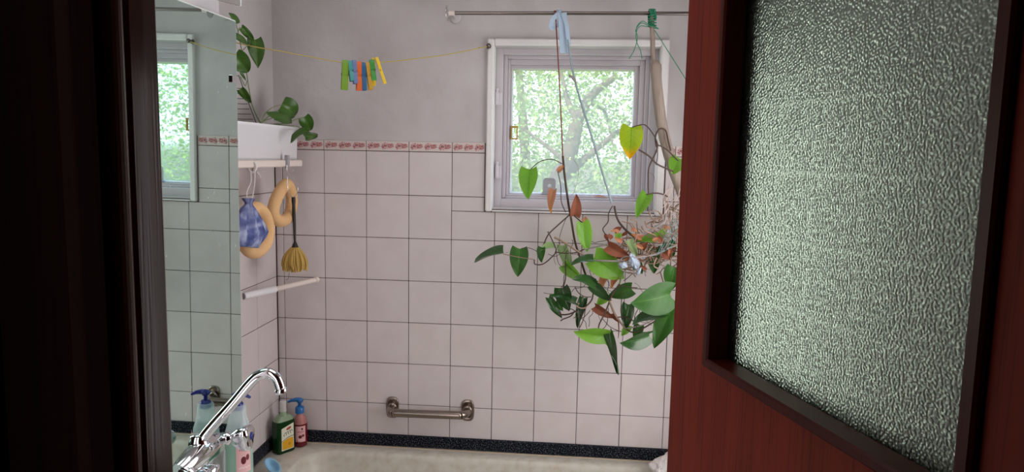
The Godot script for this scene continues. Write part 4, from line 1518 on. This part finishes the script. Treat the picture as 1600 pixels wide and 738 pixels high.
# ------------------------------------------------------------------ clothes line
func clothesline() -> void:
	var hook := at(764, 72, 0.02)
	var t := thing("clothesline", "thin yellow line strung from the window frame towards the mirror", "line", hook)
	var p := [at(762, 72.5, 0.03), at(700, 85, 0.08), at(640, 93, 0.125), at(600, 97, 0.155), at(566, 98, 0.185), at(535, 97.5, 0.21), at(480, 88, 0.26), at(430, 78.5, 0.31), at(405, 74.5, 0.33), Vector3(CORNER, 0, 0)]
	p[9] = Vector3(CORNER, p[8].y + 0.018, 0.372)
	var s := st()
	tube(s, curve(p, 6), 0.0016)
	obj("cord", s, M.line, t)
	s = st()
	lathe(s, hook - Vector3(0, 0, 0.012), [Vector2(0.010, 0.0), Vector2(0.010, 0.003), Vector2(0.004, 0.005), Vector2(0.003, 0.014), Vector2(0.007, 0.018), Vector2(0.0075, 0.024), Vector2(0.0, 0.028)], 16, Basis(Vector3.RIGHT, PI / 2))
	obj("hook", s, M.steel, t)
	s = st()
	var k := at(749, 74.8, 0.041)
	tube(s, PackedVector3Array([k - Vector3(0.004, 0.001, 0), k, k + Vector3(0.004, 0.001, 0)]), 0.003, -1, 8, false, [0.0012, 0.0034, 0.0012])
	obj("knot", s, M.line, t)
	var pegs := [[540.0, 94.0, 538.0, 140.5, 10.0, rgb8(122, 164, 48), "lime green plastic clothes peg at the left end of the peg row"],
		[546.5, 95.0, 550.0, 127.0, 6.0, rgb8(70, 158, 156), "teal clothes peg between the lime green and the lilac peg"],
		[553.5, 94.0, 555.5, 131.0, 6.5, rgb8(112, 128, 176), "lilac blue clothes peg left of the orange one"],
		[560.5, 96.0, 561.0, 141.5, 8.0, rgb8(222, 106, 48), "orange clothes peg in the middle of the peg row"],
		[568.0, 97.5, 569.0, 141.5, 7.0, rgb8(44, 96, 142), "dark blue clothes peg right of the orange one"],
		[574.0, 97.5, 579.5, 140.5, 6.5, rgb8(196, 152, 44), "ochre clothes peg between the dark blue and the green peg"],
		[580.5, 93.5, 584.0, 126.5, 7.5, rgb8(58, 148, 60), "short bright green clothes peg beside the yellow one"],
		[586.0, 90.0, 593.5, 133.0, 8.5, rgb8(244, 206, 36), "yellow clothes peg with spread legs at the right end of the row"]]
	for g in pegs:
		var z := lerpf(0.208, 0.162, (g[0] - 535.0) / 55.0)
		var a := at(g[0], g[1], z)
		var b := at(g[2], g[3], z)
		var l := (b - a).length()
		var y := (a - b).normalized()
		var xx := y.cross(Vector3(0.45, 0, 0.9)).normalized()
		var bs := Basis(xx, y, xx.cross(y))
		var wd := span(g[4], z)
		var peg := thing("clothes_peg", g[6], "peg", a, "clothes pegs on the line")
		for side in [-1, 1]:
			s = st()
			var yaw := Basis(Vector3.FORWARD, -0.13 * side) if g[4] == 8.5 else Basis.IDENTITY
			var off := Vector3(side * 0.0045, 0, 0) if g[4] == 8.5 else Vector3.ZERO
			var rows := []
			for q in [[0.0, 0.0012, 0.0042], [0.10, 0.0012, 0.0062], [0.16, 0.0034, 0.0066], [0.22, 0.0012, 0.0066], [0.44, 0.0016, 0.0068], [0.46, 0.003, 0.0060], [0.50, 0.003, 0.0060], [0.52, 0.0020, 0.0075], [0.8, 0.0065, 0.0105], [1.0, 0.0085, 0.0115]]:
				var hw: float = wd / 2 * (1.0 if g[4] != 8.5 else 0.55)
				var y0: float = -q[0] * l
				var ring := PackedVector3Array()
				var z0: float = q[1] * side
				var z1: float = q[2] * side
				var pts := [Vector3(hw, y0, z0), Vector3(hw, y0, z1), Vector3(-hw, y0, z1), Vector3(-hw, y0, z0)]
				if side > 0: pts.reverse()
				for v in pts: ring.append(a + bs * (off + yaw * v))
				rows.append(ring)
			grid(s, rows, true, -1)
			cap(s, rows[0], false)
			cap(s, rows[-1], true)
			obj("arm", s, mat(g[5], 0.4), peg)
		s = st()
		var cc := a - y * (l * 0.48)
		for e in [-1, 1]:
			var ringp := []
			for k2 in 10:
				var an := TAU * k2 / 10.0
				ringp.append(cc + bs * Vector3(e * (wd / 2 + 0.0004), 0.0042 * cos(an), 0.0085 * sin(an)))
			tube(s, loop_curve(ringp, 2), 0.0007, -1, 6, true)
		obj("spring", s, M.steel, peg)

# ------------------------------------------------------------------ rod, cords and the hanging vine
func rod_and_plant() -> void:
	var a := at(697, 20.5, 0.12)
	var t := thing("curtain_rod", "thin steel rod with a round end plate above the window", "rod", a)
	var s := st()
	tube(s, PackedVector3Array([a, Vector3(1.622, a.y + 0.001, 0.12)]), 0.0058, -1, 16)
	obj("rod", s, M.steel, t)
	s = st()
	lathe(s, a + Vector3(0.003, 0, 0), [Vector2(0.0, 0.0), Vector2(0.012, 0.0005), Vector2(0.025, -0.0005), Vector2(0.025, 0.0012), Vector2(0.012, 0.0035), Vector2(0.0, 0.004)], 28, Basis(Vector3.FORWARD, PI / 2))
	obj("end_plate", s, M.chrome, t)
	s = st()
	tube(s, PackedVector3Array([a + Vector3(0.008, 0, 0), a + Vector3(0.028, 0, 0)]), 0.0078, -1, 16)
	obj("socket", s, M.old_plastic, t)
	s = st()
	var dsk := at(712, 28, 0.0)
	lathe(s, dsk, [Vector2(0.0185, 0.0), Vector2(0.0185, 0.003), Vector2(0.016, 0.005), Vector2(0.0, 0.0055)], 24, Basis(Vector3.RIGHT, PI / 2))  # pale round disc on the wall, joined to the rod end
	tube(s, curve([dsk, dsk + Vector3(-0.004, 0.006, 0.06), a + Vector3(0.02, 0, 0)], 4), 0.004, -1, 10)
	obj("disc_and_arm", s, M.plaster, t)
	var zr := 0.12
	# red-brown cord
	var c := thing("cord", "red-brown cord tied to the rod and holding up the vine", "cord", at(868, 22, zr))
	stem(c, M.red_cord, [[868, 17, zr + 0.008], [869, 40, zr + 0.012], [873, 110, zr + 0.02], [877, 190, zr + 0.03], [879.5, 250, zr + 0.035]], 0.0019, -1, "cord")
	s = st()
	wraps(s, at(867.5, 21, zr), 0.0075, 3, 0.0018)
	obj("knot", s, M.red_cord, c)
	# pale blue cloth strip, twisted into a cord further down
	c = thing("cloth_strip", "pale blue cloth strip knotted on the rod, running down as a cord to the vine", "strip", at(876, 22, zr))
	s = st()
	var band := func(pts: Array, wpx: float, thick := 0.0012):
		var rows := [PackedVector3Array(), PackedVector3Array()]
		var cl := []
		for q in pts: cl.append(at(q[0], q[1], q[2]))
		var cu := curve(cl, 5)
		var ring := []
		for k in cu.size():
			var d := (cu[mini(k + 1, cu.size() - 1)] - cu[maxi(k - 1, 0)]).normalized()
			var sd := d.cross(Vector3(0.25, 0, 1)).normalized() * span(wpx, zr) / 2
			var nn := d.cross(sd).normalized() * thick
			ring.append(PackedVector3Array([cu[k] + sd + nn, cu[k] - sd + nn, cu[k] - sd - nn, cu[k] + sd - nn]))
		grid(s, ring, true, -1)
		cap(s, ring[0], false)
		cap(s, ring[-1], true)
	band.call([[872, 22, zr + 0.012], [864, 30, zr + 0.016], [861, 42, zr + 0.014], [867, 42, zr + 0.010], [875, 33, zr + 0.012]], 7.0)
	band.call([[878, 20, zr + 0.010], [880, 40, zr + 0.016], [881, 60, zr + 0.018], [882, 83, zr + 0.018]], 14.0)
	band.call([[879, 22, zr + 0.014], [885, 38, zr + 0.020], [886.5, 52, zr + 0.024], [889, 70, zr + 0.026]], 6.0)
	obj("ribbon", s, M.blue_cloth, c)
	s = st()
	wraps(s, at(873, 21, zr), 0.0085, 3, 0.0034)
	obj("knot", s, M.blue_cloth, c)
	stem(c, M.blue_cord, [[887, 62, zr + 0.026], [898, 125, zr + 0.03], [925, 215, zr + 0.04], [956, 318, zr + 0.05]], 0.0030, 0.0034, "cord")
	stem(c, M.grey_stem, [[889, 118, zr + 0.032], [895, 122, zr + 0.034], [900, 130, zr + 0.032]], 0.0042, 0.003, "cord_knot")
	s = st()
	band.call([[957, 316, zr + 0.05], [962, 320, zr + 0.053], [965, 332, zr + 0.054]], 6.0)
	obj("ribbon_end", s, M.blue_cloth, c)
	# weathered stick
	c = thing("wooden_stick", "weathered grey wooden stick hung from the rod by green twine", "stick", at(1020, 48, zr))
	s = st()
	var sp := curve([at(1018.5, 24, zr + 0.014), at(1019.5, 60, zr + 0.02), at(1020.5, 88, zr + 0.022), at(1024, 103, zr + 0.024), at(1027, 140, zr + 0.026), at(1034, 195, zr + 0.03), at(1046, 245, zr + 0.035), at(1062, 290, zr + 0.04), at(1078, 330, zr + 0.045)], 5)
	var rr_ := []
	for k in sp.size():
		var q := float(k) / (sp.size() - 1)
		rr_.append(0.0068 + 0.0075 * smoothstep(0.28, 0.42, q) + 0.0045 * exp(-pow((q - 0.375) / 0.035, 2)) + 0.0042 * q)
	tube(s, sp, 0.01, -1, 12, false, rr_)
	obj("stick", s, M.stake, c)
	c = thing("green_twine", "green twine wound round rod and stick with loose ends", "twine", at(1018, 22, zr))
	s = st()
	wraps(s, at(1018.5, 22, zr + 0.006), 0.0145, 7, 0.0017)
	for k in 6:
		var y := 26.0 + k * 3.2
		var ce := at(1019, y, zr + 0.014)
		var lp := []
		for e in 10:
			var an := TAU * e / 10.0
			lp.append(ce + Vector3(0.0125 * cos(an), 0.003 * sin(an + k), 0.0125 * sin(an)))
		tube(s, loop_curve(lp, 2), 0.0017, -1, 6, true)
	obj("winding", s, M.green_twine, c)
	var tw := [[[1012, 40, zr + 0.03], [1002, 36, zr + 0.035], [994, 46, zr + 0.035], [996, 60, zr + 0.034], [991, 78, zr + 0.034], [983, 92, zr + 0.034]],
		[[1012, 42, zr + 0.03], [1000, 41, zr + 0.038], [994, 52, zr + 0.038], [995, 66, zr + 0.036], [1001, 80, zr + 0.036], [1003, 92, zr + 0.036]],
		[[1012, 38, zr + 0.03], [1004, 33, zr + 0.032], [996, 40, zr + 0.03], [993, 50, zr + 0.03]],
		[[1016, 40, zr + 0.03], [1024, 42, zr + 0.034], [1029, 45, zr + 0.03], [1022, 44, zr + 0.03]],
		[[1022, 46, zr + 0.02], [1045, 82, zr + 0.03], [1069, 120, zr + 0.04], [1092, 158, zr + 0.05]]]
	for q in tw: stem(c, M.green_twine, q, 0.0012, -1, "loose_end")
	vine(zr)

func wraps(s: SurfaceTool, c: Vector3, r: float, n: int, thick: float) -> void:
	for k in n:
		var lp := []
		for e in 12:
			var an := TAU * e / 12.0
			lp.append(c + Vector3((k - (n - 1) / 2.0) * thick * 1.5 + 0.002 * sin(an + k), r * cos(an), r * sin(an)))
		tube(s, loop_curve(lp, 2), thick, -1, 6, true)

func vine(zr: float) -> void:
	var c := thing("hanging_vine", "tangled heart-leaved vine hanging from the rod in front of the window", "plant", at(990, 400, 0.2))
	var d = M.leaf_dark
	var m = M.leaf_mid
	var b = M.leaf_bright
	var p = M.leaf_pale
	# leaves in front of the window
	lf(c, b, 828, 265, 826, 312, 31, 0.16, 0.01, 20, 0.35, 0.05)  # backlit at the window; light shining through is put into its green
	lf(c, M.leaf_yellow, 987, 199, 984, 249, 36, 0.2, 0.015, 0, 0.15, 0.06, "leaf", "yellowing leaf with an orange tip")
	lf(c, b, 1062, 248, 1051, 273, 26, 0.2, 0.0, 20, 0.2, 0.1)
	lf(c, b, 1012, 304, 995, 341, 21, 0.21, 0.0, 25, 0.3, 0.1)
	lf(c, M.leaf_dry, 897, 337, 900, 303, 17, 0.17, 0.0, 20, 0.7, 0.1, "dead_leaf", "brown curled dead leaf")
	lf(c, M.leaf_rust, 866, 297, 862, 334, 13, 0.15, 0.0, 25, 0.6, 0.2, "dead_leaf", "orange withered leaf")
	lf(c, b, 910, 348, 917, 394, 24, 0.2, 0.0, -15, 0.35, 0.06)
	lf(c, d, 787, 396, 741, 411, 15, 0.2, 0.03, 66, 0.45, 0.08)
	lf(c, m, 812, 389, 809, 433, 30, 0.19, 0.01, 0, 0.2, 0.06)
	lf(c, p, 868, 389, 845, 392, 12, 0.2, 0.03, 60, 0.5, 0.15)
	lf(c, m, 848, 387, 847, 411, 14, 0.225, 0.0, 30, 0.5, 0.1)
	lf(c, p, 881, 384, 900, 436, 17, 0.18, 0.01, 40, 0.5, 0.05)
	lf(c, d, 928, 407, 892, 415, 12, 0.23, 0.03, 66, 0.4, 0.06)
	lf(c, b, 884, 412, 918, 440, 20, 0.2, 0.02, 35, 0.6, 0.05)
	lf(c, b, 928, 403, 975, 436, 42, 0.22, 0.0, -10, 0.2, 0.12)
	lf(c, b, 958, 400, 936, 402, 22, 0.21, 0.0, 20, 0.3, 0.1)
	lf(c, d, 929, 452, 894, 437, 16, 0.24, 0.03, 66, 0.4, 0.1)
	lf(c, d, 926, 445, 956, 470, 19, 0.22, 0.0, 25, 0.3, 0.06)
	lf(c, m, 987, 452, 950, 464, 24, 0.18, 0.0, 10, 0.3, 0.05)
	lf(c, b, 950, 460, 932, 478, 16, 0.17, 0.0, 10, 0.3, 0.05)
	lf(c, m, 1047, 460, 985, 474, 52, 0.28, 0.03, -20, 0.3, 0.12)
	lf(c, m, 1054, 418, 1047, 455, 28, 0.24, 0.0, 15, 0.3, 0.08)
	lf(c, d, 879, 450, 890, 486, 27, 0.2, 0.01, 15, 0.5, 0.05)
	lf(c, d, 900, 473, 858, 463, 11, 0.225, 0.03, 72, 0.25, 0.06)
	lf(c, d, 857, 466, 878, 498, 13, 0.21, 0.01, -30, 0.5, -0.2)
	lf(c, m, 868, 472, 880, 486, 13, 0.2, 0.01, 0, 0.3, 0.05)
	lf(c, d, 914, 468, 903, 514, 15, 0.2, 0.01, 30, 0.7, 0.05)
	lf(c, m, 913, 466, 904, 490, 10, 0.19, 0.0, 0, 0.4, 0.05)
	lf(c, b, 950, 524, 896, 518, 27, 0.24, 0.02, -20, 0.45, 0.1)
	lf(c, b, 942, 521, 958, 544, 16, 0.235, 0.0, 15, 0.3, 0.05)
	lf(c, d, 952, 519, 967, 587, 15, 0.25, 0.02, 40, 0.6, -0.1)
	lf(c, d, 982, 476, 978, 515, 21, 0.23, 0.0, 10, 0.35, 0.1)
	lf(c, d, 1034, 491, 988, 508, 18, 0.27, 0.03, 62, 0.35, 0.06)
	lf(c, m, 1054, 470, 1022, 545, 36, 0.25, 0.01, 15, 0.35, 0.08)
	lf(c, p, 1053, 488, 1037, 529, 22, 0.22, 0.0, 10, 0.25, 0.05)
	lf(c, d, 1014, 523, 968, 536, 28, 0.27, 0.02, -38, 0.45, 0.14)
	lf(c, b, 983, 509, 971, 525, 13, 0.22, 0.0, 0, 0.3, 0.05)
	lf(c, m, 1000, 508, 992, 534, 16, 0.22, 0.0, 25, 0.3, 0.05)
	lf(c, b, 966, 365, 967, 374, 11, 0.2, 0.0, 0, 0.2, 0.0)
	lf(c, b, 1032, 370, 994, 378, 14, 0.2, 0.0, 25, 0.3, 0.05)
	lf(c, p, 984, 376, 996, 402, 14, 0.22, 0.0, 10, 0.3, 0.05)
	lf(c, m, 1022, 388, 1022, 428, 24, 0.18, 0.0, 10, 0.3, 0.05)
	lf(c, m, 1044, 378, 1052, 402, 20, 0.17, 0.0, 10, 0.3, 0.05)
	lf(c, m, 990, 405, 1004, 428, 18, 0.19, 0.0, 10, 0.3, 0.05)
	lf(c, b, 1040, 362, 1026, 372, 12, 0.2, 0.0, 10, 0.3, 0.05)
	# the part of the vine that the door hides
	for i in 9:
		var hx := rng.randf_range(1072, 1130)
		var hy := rng.randf_range(380, 520)
		lf(c, [m, d, b][i % 3], hx, hy, hx + rng.randf_range(-22, 22), hy + rng.randf_range(24, 42), rng.randf_range(18, 30), rng.randf_range(0.14, 0.26), 0.01, rng.randf_range(-40, 40), 0.3, 0.08)
	# dead leaves
	for q in [[950, 384, 984, 400, 26, 10], [960, 400, 978, 392, 18, -30], [1036, 392, 1050, 405, 20, 15], [948, 432, 940, 456, 16, 30], [930, 479, 962, 497, 19, 10], [1002, 372, 986, 366, 12, 0], [1000, 386, 1012, 378, 16, 20], [1046, 388, 1036, 400, 15, 20], [966, 432, 956, 452, 14, 30], [1024, 455, 1026, 486, 10, 0], [958, 490, 971, 505, 10, 20]]:
		lf(c, M.leaf_dry if rng.randf() < 0.65 else M.leaf_rust, q[0], q[1], q[2], q[3], q[4] * 0.75, 0.19 + rng.randf() * 0.04, 0.01, q[5], 0.75, 0.25, "dead_leaf")
	for i in 26:
		var x0 := rng.randf_range(950, 1066)
		var y0 := rng.randf_range(352.0, 418.0)
		var an := rng.randf() * TAU
		var l := rng.randf_range(8, 15)
		lf(c, M.leaf_dry if rng.randf() < 0.6 else M.leaf_rust, x0, y0, x0 + cos(an) * l, y0 + sin(an) * l, rng.randf_range(5, 9), rng.randf_range(0.16, 0.25), rng.randf_range(-0.012, 0.012), rng.randf_range(-50, 50), 0.7, 0.3, "dead_leaf")
	lf(c, M.leaf_rust, 872, 268, 881, 258, 8, 0.16, 0.0, 0, 0.5, 0.1, "dead_leaf")
	lf(c, M.leaf_rust, 912, 341, 918, 350, 9, 0.18, 0.0, 0, 0.5, 0.1, "dead_leaf")
	lf(c, M.leaf_rust, 918, 442, 932, 440, 7, 0.2, 0.0, 0, 0.5, 0.1, "dead_leaf")
	# stems
	var k = M.stem
	stem(c, k, [[879.5, 244, 0.155], [882, 272, 0.16], [888, 318, 0.165], [892, 340, 0.17], [898, 376, 0.18], [906, 402, 0.19], [918, 438, 0.2], [927, 452, 0.21]], 0.0036, 0.0032)
	stem(c, k, [[828, 266, 0.16], [843, 253, 0.158], [862, 249, 0.156], [878, 256, 0.157]], 0.0015)
	stem(c, k, [[871, 266, 0.157], [876, 290, 0.16], [877, 315, 0.165], [884, 332, 0.168]], 0.0014)
	stem(c, M.twig, [[884, 247, 0.157], [896, 250, 0.16], [904, 268, 0.16], [898, 298, 0.16], [892, 306, 0.16]], 0.0006)
	stem(c, k, [[892, 334, 0.17], [872, 352, 0.18], [856, 368, 0.19], [847, 390, 0.2], [842, 404, 0.2]], 0.0022)
	stem(c, k, [[893, 334, 0.17], [906, 345, 0.175], [915, 352, 0.18]], 0.002)
	stem(c, k, [[885, 340, 0.17], [878, 358, 0.18], [874, 372, 0.18]], 0.0009)
	stem(c, M.twig, [[786, 397, 0.2], [810, 402, 0.205], [835, 406, 0.205]], 0.0014)
	stem(c, k, [[835, 406, 0.205], [836, 413, 0.208], [848, 413, 0.21], [860, 404, 0.21], [869, 392, 0.205], [862, 374, 0.2], [856, 362, 0.2]], 0.0019)
	stem(c, k, [[815, 388, 0.19], [828, 388, 0.195], [841, 394, 0.2]], 0.0010)
	stem(c, k, [[869, 393, 0.205], [872, 410, 0.21], [878, 417, 0.21], [885, 417, 0.21]], 0.0010)
	stem(c, M.twig, [[866, 371, 0.2], [880, 378, 0.2], [898, 390, 0.205], [914, 400, 0.21], [928, 407, 0.215]], 0.0034, 0.0026)
	stem(c, k, [[868, 394, 0.205], [882, 396, 0.2], [900, 395, 0.2], [912, 390, 0.2]], 0.0018)
	stem(c, M.grey_stem, [[912, 390, 0.2], [935, 385, 0.2], [960, 380, 0.205], [976, 388, 0.2]], 0.0026)
	stem(c, M.grey_stem, [[926, 407, 0.22], [950, 408, 0.24], [972, 408, 0.24], [996, 403, 0.24], [1026, 397, 0.23], [1050, 386, 0.22], [1080, 378, 0.2]], 0.0030, 0.0032)
	stem(c, k, [[886, 392, 0.2], [883, 412, 0.21], [884, 432, 0.21], [880, 451, 0.205]], 0.0017)
	stem(c, k, [[957, 322, 0.17], [951, 334, 0.172], [950, 347, 0.175], [942, 358, 0.18], [947, 368, 0.185], [952, 379, 0.19]], 0.0018)
	stem(c, M.stem, [[960, 322, 0.17], [965, 343, 0.175], [978, 360, 0.185], [992, 371, 0.2]], 0.0032, 0.0036)
	stem(c, M.grey_stem, [[992, 371, 0.2], [1012, 363, 0.21], [1030, 352, 0.21], [1039, 345, 0.21], [1040, 334, 0.2]], 0.0042, 0.0038)
	stem(c, k, [[988, 199, 0.205], [998, 196, 0.21], [1009, 196, 0.21], [1022, 212, 0.21], [1028, 226, 0.21]], 0.0017)
	stem(c, k, [[1028, 226, 0.21], [1024, 240, 0.21], [1014, 262, 0.21], [1013, 285, 0.21], [1013, 305, 0.21], [1012, 330, 0.21]], 0.0026, 0.002)
	stem(c, k, [[1026, 230, 0.21], [1024, 214, 0.2], [1030, 202, 0.19], [1040, 204, 0.18], [1044, 220, 0.18], [1048, 236, 0.18]], 0.0026)
	stem(c, k, [[1029, 227, 0.21], [1042, 234, 0.205], [1058, 250, 0.2], [1070, 262, 0.2]], 0.0022)
	stem(c, k, [[998, 234, 0.22], [1014, 244, 0.215], [1026, 256, 0.21], [1040, 263, 0.205], [1052, 268, 0.2]], 0.0026)
	stem(c, k, [[1027, 232, 0.21], [1027, 246, 0.21], [1025, 258, 0.21]], 0.0014)
	stem(c, k, [[1010, 304, 0.212], [1024, 302, 0.21], [1036, 304, 0.205], [1044, 308, 0.2]], 0.0022)
	stem(c, M.twig, [[1015, 270, 0.21], [1022, 276, 0.21], [1024, 295, 0.21], [1022, 325, 0.21]], 0.0007)
	stem(c, M.green_stem, [[975, 424, 0.235], [970, 436, 0.235], [968, 444, 0.235]], 0.0024)
	stem(c, M.stem, [[968, 444, 0.235], [956, 462, 0.235], [950, 478, 0.235], [944, 492, 0.238], [936, 508, 0.24], [936, 518, 0.24], [940, 522, 0.24]], 0.0030, 0.0018)
	stem(c, M.twig, [[952, 470, 0.235], [960, 490, 0.235], [968, 502, 0.235], [977, 514, 0.24]], 0.0034, 0.003)
	stem(c, k, [[977, 514, 0.24], [990, 520, 0.25], [1004, 514, 0.255], [1024, 502, 0.26]], 0.0022)
	stem(c, M.grey_stem, [[977, 514, 0.245], [998, 510, 0.26], [1014, 504, 0.265], [1026, 498, 0.265]], 0.0018)
	stem(c, k, [[964, 496, 0.235], [978, 496, 0.24], [990, 502, 0.25]], 0.0018)
	stem(c, k, [[968, 446, 0.235], [984, 449, 0.235], [996, 450, 0.235]], 0.0015)
	stem(c, k, [[971, 448, 0.235], [971, 470, 0.235], [970, 488, 0.235], [974, 500, 0.238]], 0.0014)
	stem(c, k, [[927, 452, 0.21], [925, 468, 0.215], [914, 480, 0.22], [905, 482, 0.22]], 0.0024)
	stem(c, M.twig, [[916, 481, 0.222], [908, 482, 0.225], [901, 478, 0.225], [905, 474, 0.225]], 0.0022)
	stem(c, k, [[903, 485, 0.22], [890, 491, 0.22], [878, 492, 0.22], [874, 490, 0.22]], 0.0026)
	stem(c, k, [[898, 486, 0.22], [892, 494, 0.22], [880, 499, 0.22], [876, 502, 0.22]], 0.0020)
	stem(c, k, [[898, 448, 0.235], [904, 458, 0.235], [914, 464, 0.23], [924, 464, 0.225]], 0.0014)
	stem(c, k, [[915, 481, 0.22], [912, 498, 0.22], [906, 512, 0.22]], 0.0014)
	stem(c, k, [[888, 486, 0.21], [892, 483, 0.215], [898, 486, 0.22]], 0.0014)
	stem(c, M.twig, [[1032, 426, 0.22], [1036, 440, 0.22], [1040, 455, 0.24]], 0.0018)
	stem(c, M.leaf_dry, [[966, 500, 0.235], [967, 515, 0.235], [966, 529, 0.235]], 0.0024, 0.0008)
	# the dry core: many thin twigs nobody could count
	var s := st()
	var r := RandomNumberGenerator.new()
	r.seed = 21
	for i in 230:
		var cx := r.randf_range(968, 1095)
		var lim := 322.0 + maxf(0.0, 1062 - cx) * 0.55
		var cy := r.randf_range(minf(lim, 400.0), 422)
		var z := r.randf_range(0.10, 0.24)
		var pts := []
		var ang := r.randf() * TAU
		for e in 4:
			pts.append(at(cx, cy, z))
			ang += r.randf_range(-1.1, 1.1)
			cx += cos(ang) * r.randf_range(6, 14)
			cy += sin(ang) * r.randf_range(5, 11)
			z += r.randf_range(-0.015, 0.015)
		tube(s, curve(pts, 3), r.randf_range(0.0007, 0.0027), -1, 5)
	tag(obj("dry_twigs", s, M.twig, c), "tangle of dry twigs and roots", "", "", "stuff")
	s = st()
	for i in 26:
		var cx := r.randf_range(1040, 1075)
		var cy := r.randf_range(285, 345)
		var z := r.randf_range(0.14, 0.22)
		tube(s, curve([at(cx, cy, z), at(cx - r.randf_range(4, 14), cy + r.randf_range(10, 20), z + 0.01), at(cx - r.randf_range(0, 20), cy + r.randf_range(24, 46), z)], 4), r.randf_range(0.0006, 0.0014), -1, 5)
	tag(obj("pale_roots", s, M.root, c), "pale aerial roots", "", "", "stuff")
	s = st()
	for i in 34:
		var cx := r.randf_range(862, 1045)
		var cy := r.randf_range(372, 500)
		var z := r.randf_range(0.14, 0.26)
		var pts := []
		var ang := r.randf_range(0.6, 2.6)
		for e in 5:
			pts.append(at(cx, cy, z))
			ang += r.randf_range(-0.8, 0.8)
			cx += cos(ang) * r.randf_range(5, 12)
			cy += sin(ang) * r.randf_range(6, 12)
			z += r.randf_range(-0.01, 0.01)
		tube(s, curve(pts, 4), r.randf_range(0.0006, 0.0013), -1, 5)
	tag(obj("tendrils", s, M.stem, c), "thin dark tendrils among the leaves", "", "", "stuff")
	# teal twine strands in the tangle
	var q := thing("teal_twine", "teal twine strands lashed through the dry twigs of the vine", "twine", at(1042, 370, 0.25))
	for i in 5:
		stem(q, M.teal_twine, [[1054 + i * 3.5, 338 + i * 3, 0.25], [1043 + i * 3.6, 360 + i * 2, 0.252 + i * 0.004], [1033 + i * 3.4, 384 + i, 0.25], [1026 + i * 3.8, 400 - i * 2, 0.246]], 0.0007, -1, "strand")
	# wire hoop with a scrap of pale plastic
	var h := thing("wire_hoop", "thin wire hoop round a scrap of pale blue plastic in the vine", "hoop", at(983, 413, 0.26))
	s = st()
	var lp := []
	for e in 16:
		var an := TAU * e / 16.0
		lp.append(at(983 + 17 * cos(an), 413 + 12.5 * sin(an), 0.262 + 0.01 * cos(an)))
	tube(s, loop_curve(lp, 3), 0.0012, -1, 6, true)
	obj("hoop", s, M.grey_stem, h)
	s = st()
	var nz := FastNoiseLite.new(); nz.seed = 2; nz.frequency = 0.03
	blob(s, at(991, 410, 0.262), Vector3(0.012, 0.024, 0.008), nz, 0.7, 24, 16, Basis(Vector3(0, 0, 1), 0.5))
	blob(s, at(974, 415, 0.258), Vector3(0.012, 0.009, 0.006), nz, 0.7, 20, 12)
	blob(s, at(998, 425, 0.262), Vector3(0.005, 0.012, 0.004), nz, 0.6, 16, 10, Basis(Vector3(0, 0, 1), -0.4))
	obj("plastic_scrap", s, mat(rgb8(176, 190, 208), 0.4), h)

func grab_bar() -> void:
	var lp := at(940, 307, -0.10)
	var dl := thing("dead_leaf", "shrivelled orange leaf scrap lying on the lower window rail", "dead leaf", lp)
	var ls := st()
	leaf_mesh(ls, at(928, 307.5, -0.104), at(948, 309, -0.098), 0.012, Vector3(0, 0.8, 0.6), 0.5, 0.12)
	obj("blade", ls, M.leaf_rust, dl)
	var a := at(613.5, 636.5, 0.0)
	var b := at(731.0, 640.0, 0.0)
	b.y = a.y + (b.y - a.y) * 0.5
	var t := thing("grab_bar", "short stainless steel grab bar on the tiled back wall above the bathtub", "grab bar", (a + b) / 2)
	for p in [a, b]:
		var s := st()
		lathe(s, p, [Vector2(0.024, 0.0), Vector2(0.024, 0.004), Vector2(0.0225, 0.006), Vector2(0.0165, 0.0068), Vector2(0.016, 0.0058), Vector2(0.0, 0.0058)], 40, Basis(Vector3.RIGHT, PI / 2), 0.96, 1.62, 0.62)
		var pl := obj("mounting_plate", s, M.brushed, t)
		s = st()
		lathe(s, p, [Vector2(0.0175, 0.005), Vector2(0.0175, 0.010), Vector2(0.0150, 0.013), Vector2(0.0128, 0.0135)], 28, Basis(Vector3.RIGHT, PI / 2), 1.0, 1.15)
		obj("collar", s, M.brushed, pl)
	var s2 := st()
	var z := Vector3(0, 0, 1)
	var x := Vector3(1, 0, 0)
	tube(s2, curve([a + z * 0.006, a + z * 0.024, a + z * 0.040 + x * 0.005, a + z * 0.0515 + x * 0.018, a + z * 0.054 + x * 0.036, b + z * 0.054 - x * 0.036, b + z * 0.0515 - x * 0.018, b + z * 0.040 - x * 0.005, b + z * 0.024, b + z * 0.006], 6), 0.0142, -1, 22)
	obj("bar", s2, M.brushed, t)
